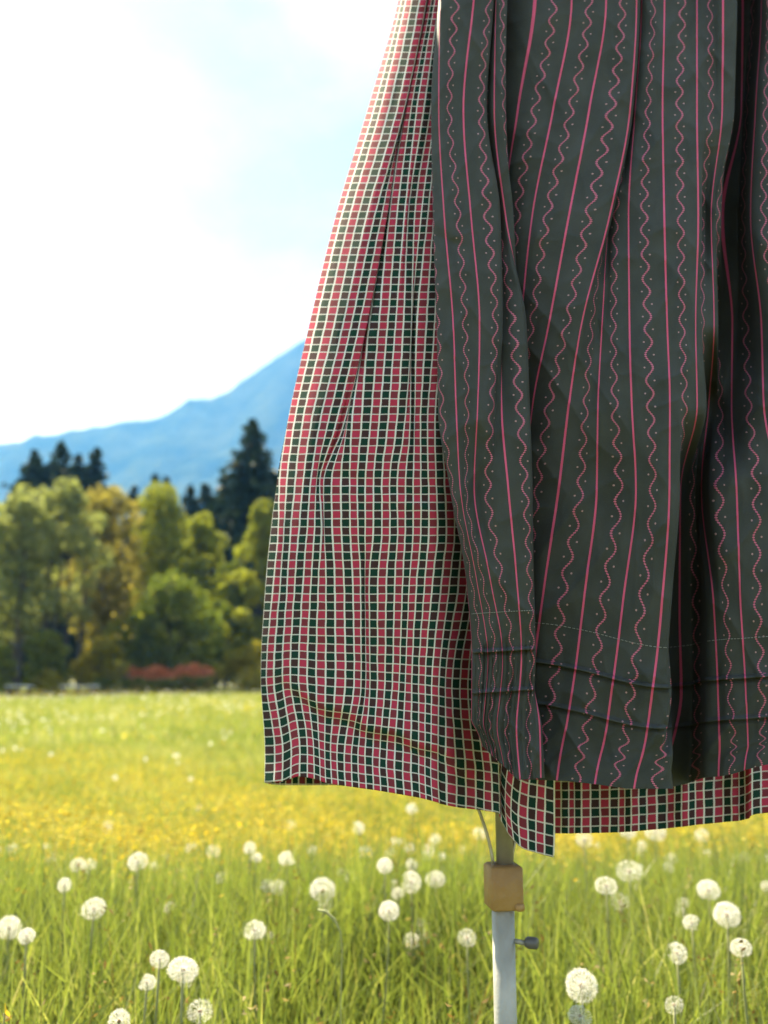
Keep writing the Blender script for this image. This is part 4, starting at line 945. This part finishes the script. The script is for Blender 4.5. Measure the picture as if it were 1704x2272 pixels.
def skirt():
    root = empty('checked_skirt', P(1000, 1750, Y0 + .06)); inv = -Vector(root.location)
    tag(root, 'red, green and cream checked skirt hanging under the striped apron', 'skirt')
    # add the way round to the back
    rows = []
    for (y, sil, L) in S_ROWS:
        u0 = L[0][0]
        back = [(-64, 1900, 22.), (-46, 1500, 30.), (-30, 1150, 30.), (-16, (sil + 900) / 2 + 60, 22.), (-7, sil + 60, 8.), (-3, sil + 12, 2.6), (-.9, sil + 1.0, .5)]
        back = [(b[0] + min(u0, 0.9), b[1], b[2]) for b in back]
        rows.append((y, back + L))
    s0 = S_ROWS[0]
    t = [(k[0], 1290 + (k[1] - 1290) * .86, k[2] + (1.0 if k[0] > 0 else 0)) for k in rows[0][1]]
    rows = [(-330, t)] + rows
    us = np.concatenate([np.arange(-63, -4, 1.0), np.arange(-4, 39.001, .11)]); us[-1] = 39.0
    yk, pxk, dk = row_interp(rows, us)
    sil_k = np.array([1290 + (S_ROWS[0][1] - 1290) * .86] + [r[1] for r in S_ROWS], float)
    ys = np.arange(-330, 1750.1, 4.0)
    px = pchip(yk, pxk, ys); dd = pchip(yk, dk, ys); sil = pchip(yk, sil_k, ys)[:, None]
    U = np.broadcast_to(us[None], px.shape)
    hem = pchip([-64, -6, 0, 2, 3.8, 5, 8, 12, 16, 20, 23.5, 25.5, 30.5, 31.4, 32.5, 33.5, 35.5, 37.5, 39],
                [1742, 1742, 1736, 1734, 1723, 1725, 1737, 1746, 1755, 1767, 1779, 1789, 1803, 1808, 1836, 1856, 1884, 1894, 1902], us) - 1750
    w = ss(1250, 1750, ys)[:, None] ** 1.3
    py = ys[:, None] + hem[None] * w
    # crosswise crease above the hem: cloth sags over it
    yc = 6 + pchip([-5, 2, 4, 8, 11, 15, 20, 24, 25.5, 27, 40], [1470, 1490, 1518, 1560, 1584, 1612, 1634, 1652, 1676, 1712, 1760], us)[None] + 9 * vnoise(us[None] * .28, us[None] * 0, 301)
    amp = ss(.5, 6, U) * (1 - .6 * ss(20, 27, U)) * ss(30, 27, U)
    e = py - yc
    dd = dd + amp * (1.0 * ss(-6, 26, e) * np.exp(-np.clip(e, 0, None) / 70) - .45 * np.exp(-(np.clip(-e, 0, None) / 60) ** 2) * (e < 0) - .45 * (e >= 0) * (1 - ss(0, 30, e)))
    # sagging crease half way up
    l1 = (py - (1040 + (px - 700) * .30)); dd = dd + .20 * np.exp(-(l1 / 16) ** 2) * ss(690, 760, px) * ss(980, 900, px)
    l2 = (py - (1085 + (px - 840) * .42)); dd = dd - .25 * np.exp(-(l2 / 16) ** 2) * ss(800, 860, px) * ss(1000, 940, px)
    front = ss(-3, .5, U)
    tt = np.clip((985 - px) / (985 - sil), 0, 1.0)
    base = 4.2 + 5.6 * ss(960, 1080, px) + (5.0 * (1 - ss(-300, 1000, ys)) + 2.6 * ss(1000, 1750, ys))[:, None] + (10.5 * tt ** 5)
    dd = dd + front * (.16 * vnoise(U * .42, py / 190, 302) + .07 * vnoise(U * .9, py / 110, 303) + .02 * vnoise(U * 2.2, py / 40, 304)) + (1 - front) * .9 * np.sin(U * .9) + front * ss(1150, 200, ys)[:, None] * ss(.8, 2, U) * .22 * np.sin(U * 1.9 + .8 * vnoise(U * .5, py / 300, 305))
    Y = Y0 + (dd + base) * .01
    v = -at(px * 0 + 800, ys[:, None], Y0 + .04)[..., 2] / .0086
    # cloth taken up by the crease
    v = v + amp * .5 * ss(-8, 30, e)
    o = obj('skirt_front_panel', cloth_mesh('skirt_front_panel', px, py, Y, U, v, M['check']), None, root, inv); solid(o, .0013)
    o['label'] = 'left part of the skirt with its corner hanging down over the pole'
    # selvedge on the opening edge
    b = MB(); E = at(px[:, -1] + .5, py[:, -1], Y[:, -1] - .0004); b.tube(E[::3], .0013, 6, flat=.5)
    s = b.build('selvedge', M['cream'], root); s.location = inv
    # right half, under the opening edge
    us2 = np.arange(0, 36.01, .11); ys2 = np.arange(-330, 1850.1, 4.0)
    U2, YS2 = np.meshgrid(us2, ys2)
    px2 = 1205 + 18.0 * U2 + 5.0 * np.sin(U2 * .9) * ss(900, 1750, YS2)
    px2 = 1330 + (px2 - 1330) * (0.72 + .28 * ss(-330, 1300, YS2))
    hm = pchip([0, 3, 10, 16, 22, 25.5, 26, 29, 36], [1849, 1849, 1846, 1836, 1824, 1816, 1808, 1801, 1780], us2) - 1850
    py2 = YS2 + hm[None] * ss(1200, 1850, YS2)
    d2 = 17.0 + 2.5 * ss(1000, 1750, YS2) + .55 * np.sin(U2 * .9 + 1.2) + .35 * np.sin(U2 * 2.1) + .25 * vnoise(U2 * .6, py2 / 90, 311) - 1.4 * ss(25.2, 25.7, U2) + 2.0 * ss(20, 36, U2) + 1.5 * ss(1300, 300, YS2)
    d2 = d2 - .9 * ss(1620, 1850, YS2)
    v2 = -at(px2 * 0 + 1300, YS2, Y0 + .06)[..., 2] / .0086 + .4
    o = obj('skirt_right_panel', cloth_mesh('skirt_right_panel', px2, py2, Y0 + d2 * .01, U2 * 1.0, v2, M['check']), None, root, inv); solid(o, .0013)
    o['label'] = 'right part of the skirt showing only its hem below the apron'
    # waistband round the form
    b = MB(); th = np.linspace(0, 2 * math.pi, 49); cz = P(1100, -335, Y0 + .1).z
    q = np.stack([.20 + .155 * np.cos(th), 1.03 + .13 * np.sin(th), np.full(49, cz)], -1); b.tube(q, .02, 8, cap=False)
    wb = b.build('waistband', M['check'], root); wb.location = inv
skirt()

# --- the stand under the clothes
def stand():
    YP = 1.075; c = P(1117, 2060, YP); x, y = c.x, c.y
    root = empty('dress_stand', (x, y, 0)); tag(root, 'metal pole of a dress stand with brown collar standing in the grass below the skirt', 'dress stand')
    zt = lambda py: P(1117, py, YP).z
    b = MB(); b.tube([(0, 0, .02), (0, 0, .3), (0, 0, zt(1990))], .0128, 24); b.build('pole', M['steel'], root)
    b = MB(); b.tube([(0.004, 0.004, zt(2010)), (0.004, 0.004, .9), (0.004, 0.004, 1.62)], .0100, 20); b.build('inner_pole', M['zinc'], root)
    z1, z0 = zt(1917), zt(2014)
    col = MB(); col.box((.001, 0, (z0 + z1) / 2), (.037, .036, z1 - z0), .0022, .16)
    colo = col.build('collar', M['brown'], root)
    f = MB(); f.box((.017, -.013, z0 + .004), (.010, .012, .008), .0015); f.build('collar_flap', M['brown'], colo)
    k = MB(); zk = zt(2085)
    k.tube([(.010, -.004, zk), (.024, -.010, zk - .001)], .0028, 10); k.build('clamp_screw', M['steel'], root)
    k = MB(); k.tube([(.023, -.010, zk), (.026, -.011, zk), (.034, -.014, zk), (.036, -.015, zk)], [.005, .0065, .0065, .005], 12)
    kn = k.build('clamp_knob', M['dark'], root)
    # curved flat struts from the collar up under the skirt
    for (dx, dy) in ((-.046, -.006), (.052, .02), (.0, .05)):
        t = np.linspace(0, 1, 12); zz = z1 - .004 + (zt(1795) - z1 + .10) * t
        s = MB(); s.tube(np.stack([dx * .22 + dx * 1.5 * t ** 1.6, dy * .22 + dy * 1.5 * t ** 1.6, zz], -1), .0042, 8, flat=.45)
        s.build('strut', M['zinc'], root)
    # foot
    for q in range(3):
        a = q * 2 * math.pi / 3 + .5; s = MB()
        s.tube([(0, 0, .16), (.12 * math.cos(a), .12 * math.sin(a), .11), (.30 * math.cos(a), .30 * math.sin(a), .015)], [.010, .010, .009], 10)
        s.build('leg', M['steel'], root)
    # body form that carries the clothes, above the picture
    s = MB(); s.lathe([(.01, 1.62), (.03, 1.625), (.05, 1.66), (.06, 1.70), (.09, 1.78), (.12, 1.88), (.145, 1.98), (.13, 2.08), (.09, 2.16), (.05, 2.19), (.045, 2.26), (0, 2.265)], 28, (0, 0, 0), 1.0, .72)
    s.build('body_form', M['linen'], root)
stand()

# ------------------------------------------------------------------ the air
def haze():
    b = MB(); b.box((0, 1500, 540), (9000, 5200, 1084)); m = bpy.data.materials.new('haze_air'); m.use_nodes = True
    nt = m.node_tree; nt.nodes.clear(); out = nt.nodes.new('ShaderNodeOutputMaterial'); pv = nt.nodes.new('ShaderNodeVolumePrincipled')
    pv.inputs['Color'].default_value = (0.10, 0.36, 1.0, 1); pv.inputs['Absorption Color'].default_value = (1, 1, 1, 1); pv.inputs['Density'].default_value = 0.00026; pv.inputs['Anisotropy'].default_value = 0.0
    nt.links.new(pv.outputs[0], out.inputs['Volume'])
    tag(b.build('haze', m, None, False), 'pale blue haze filling the valley', 'haze', kind='stuff')
haze()
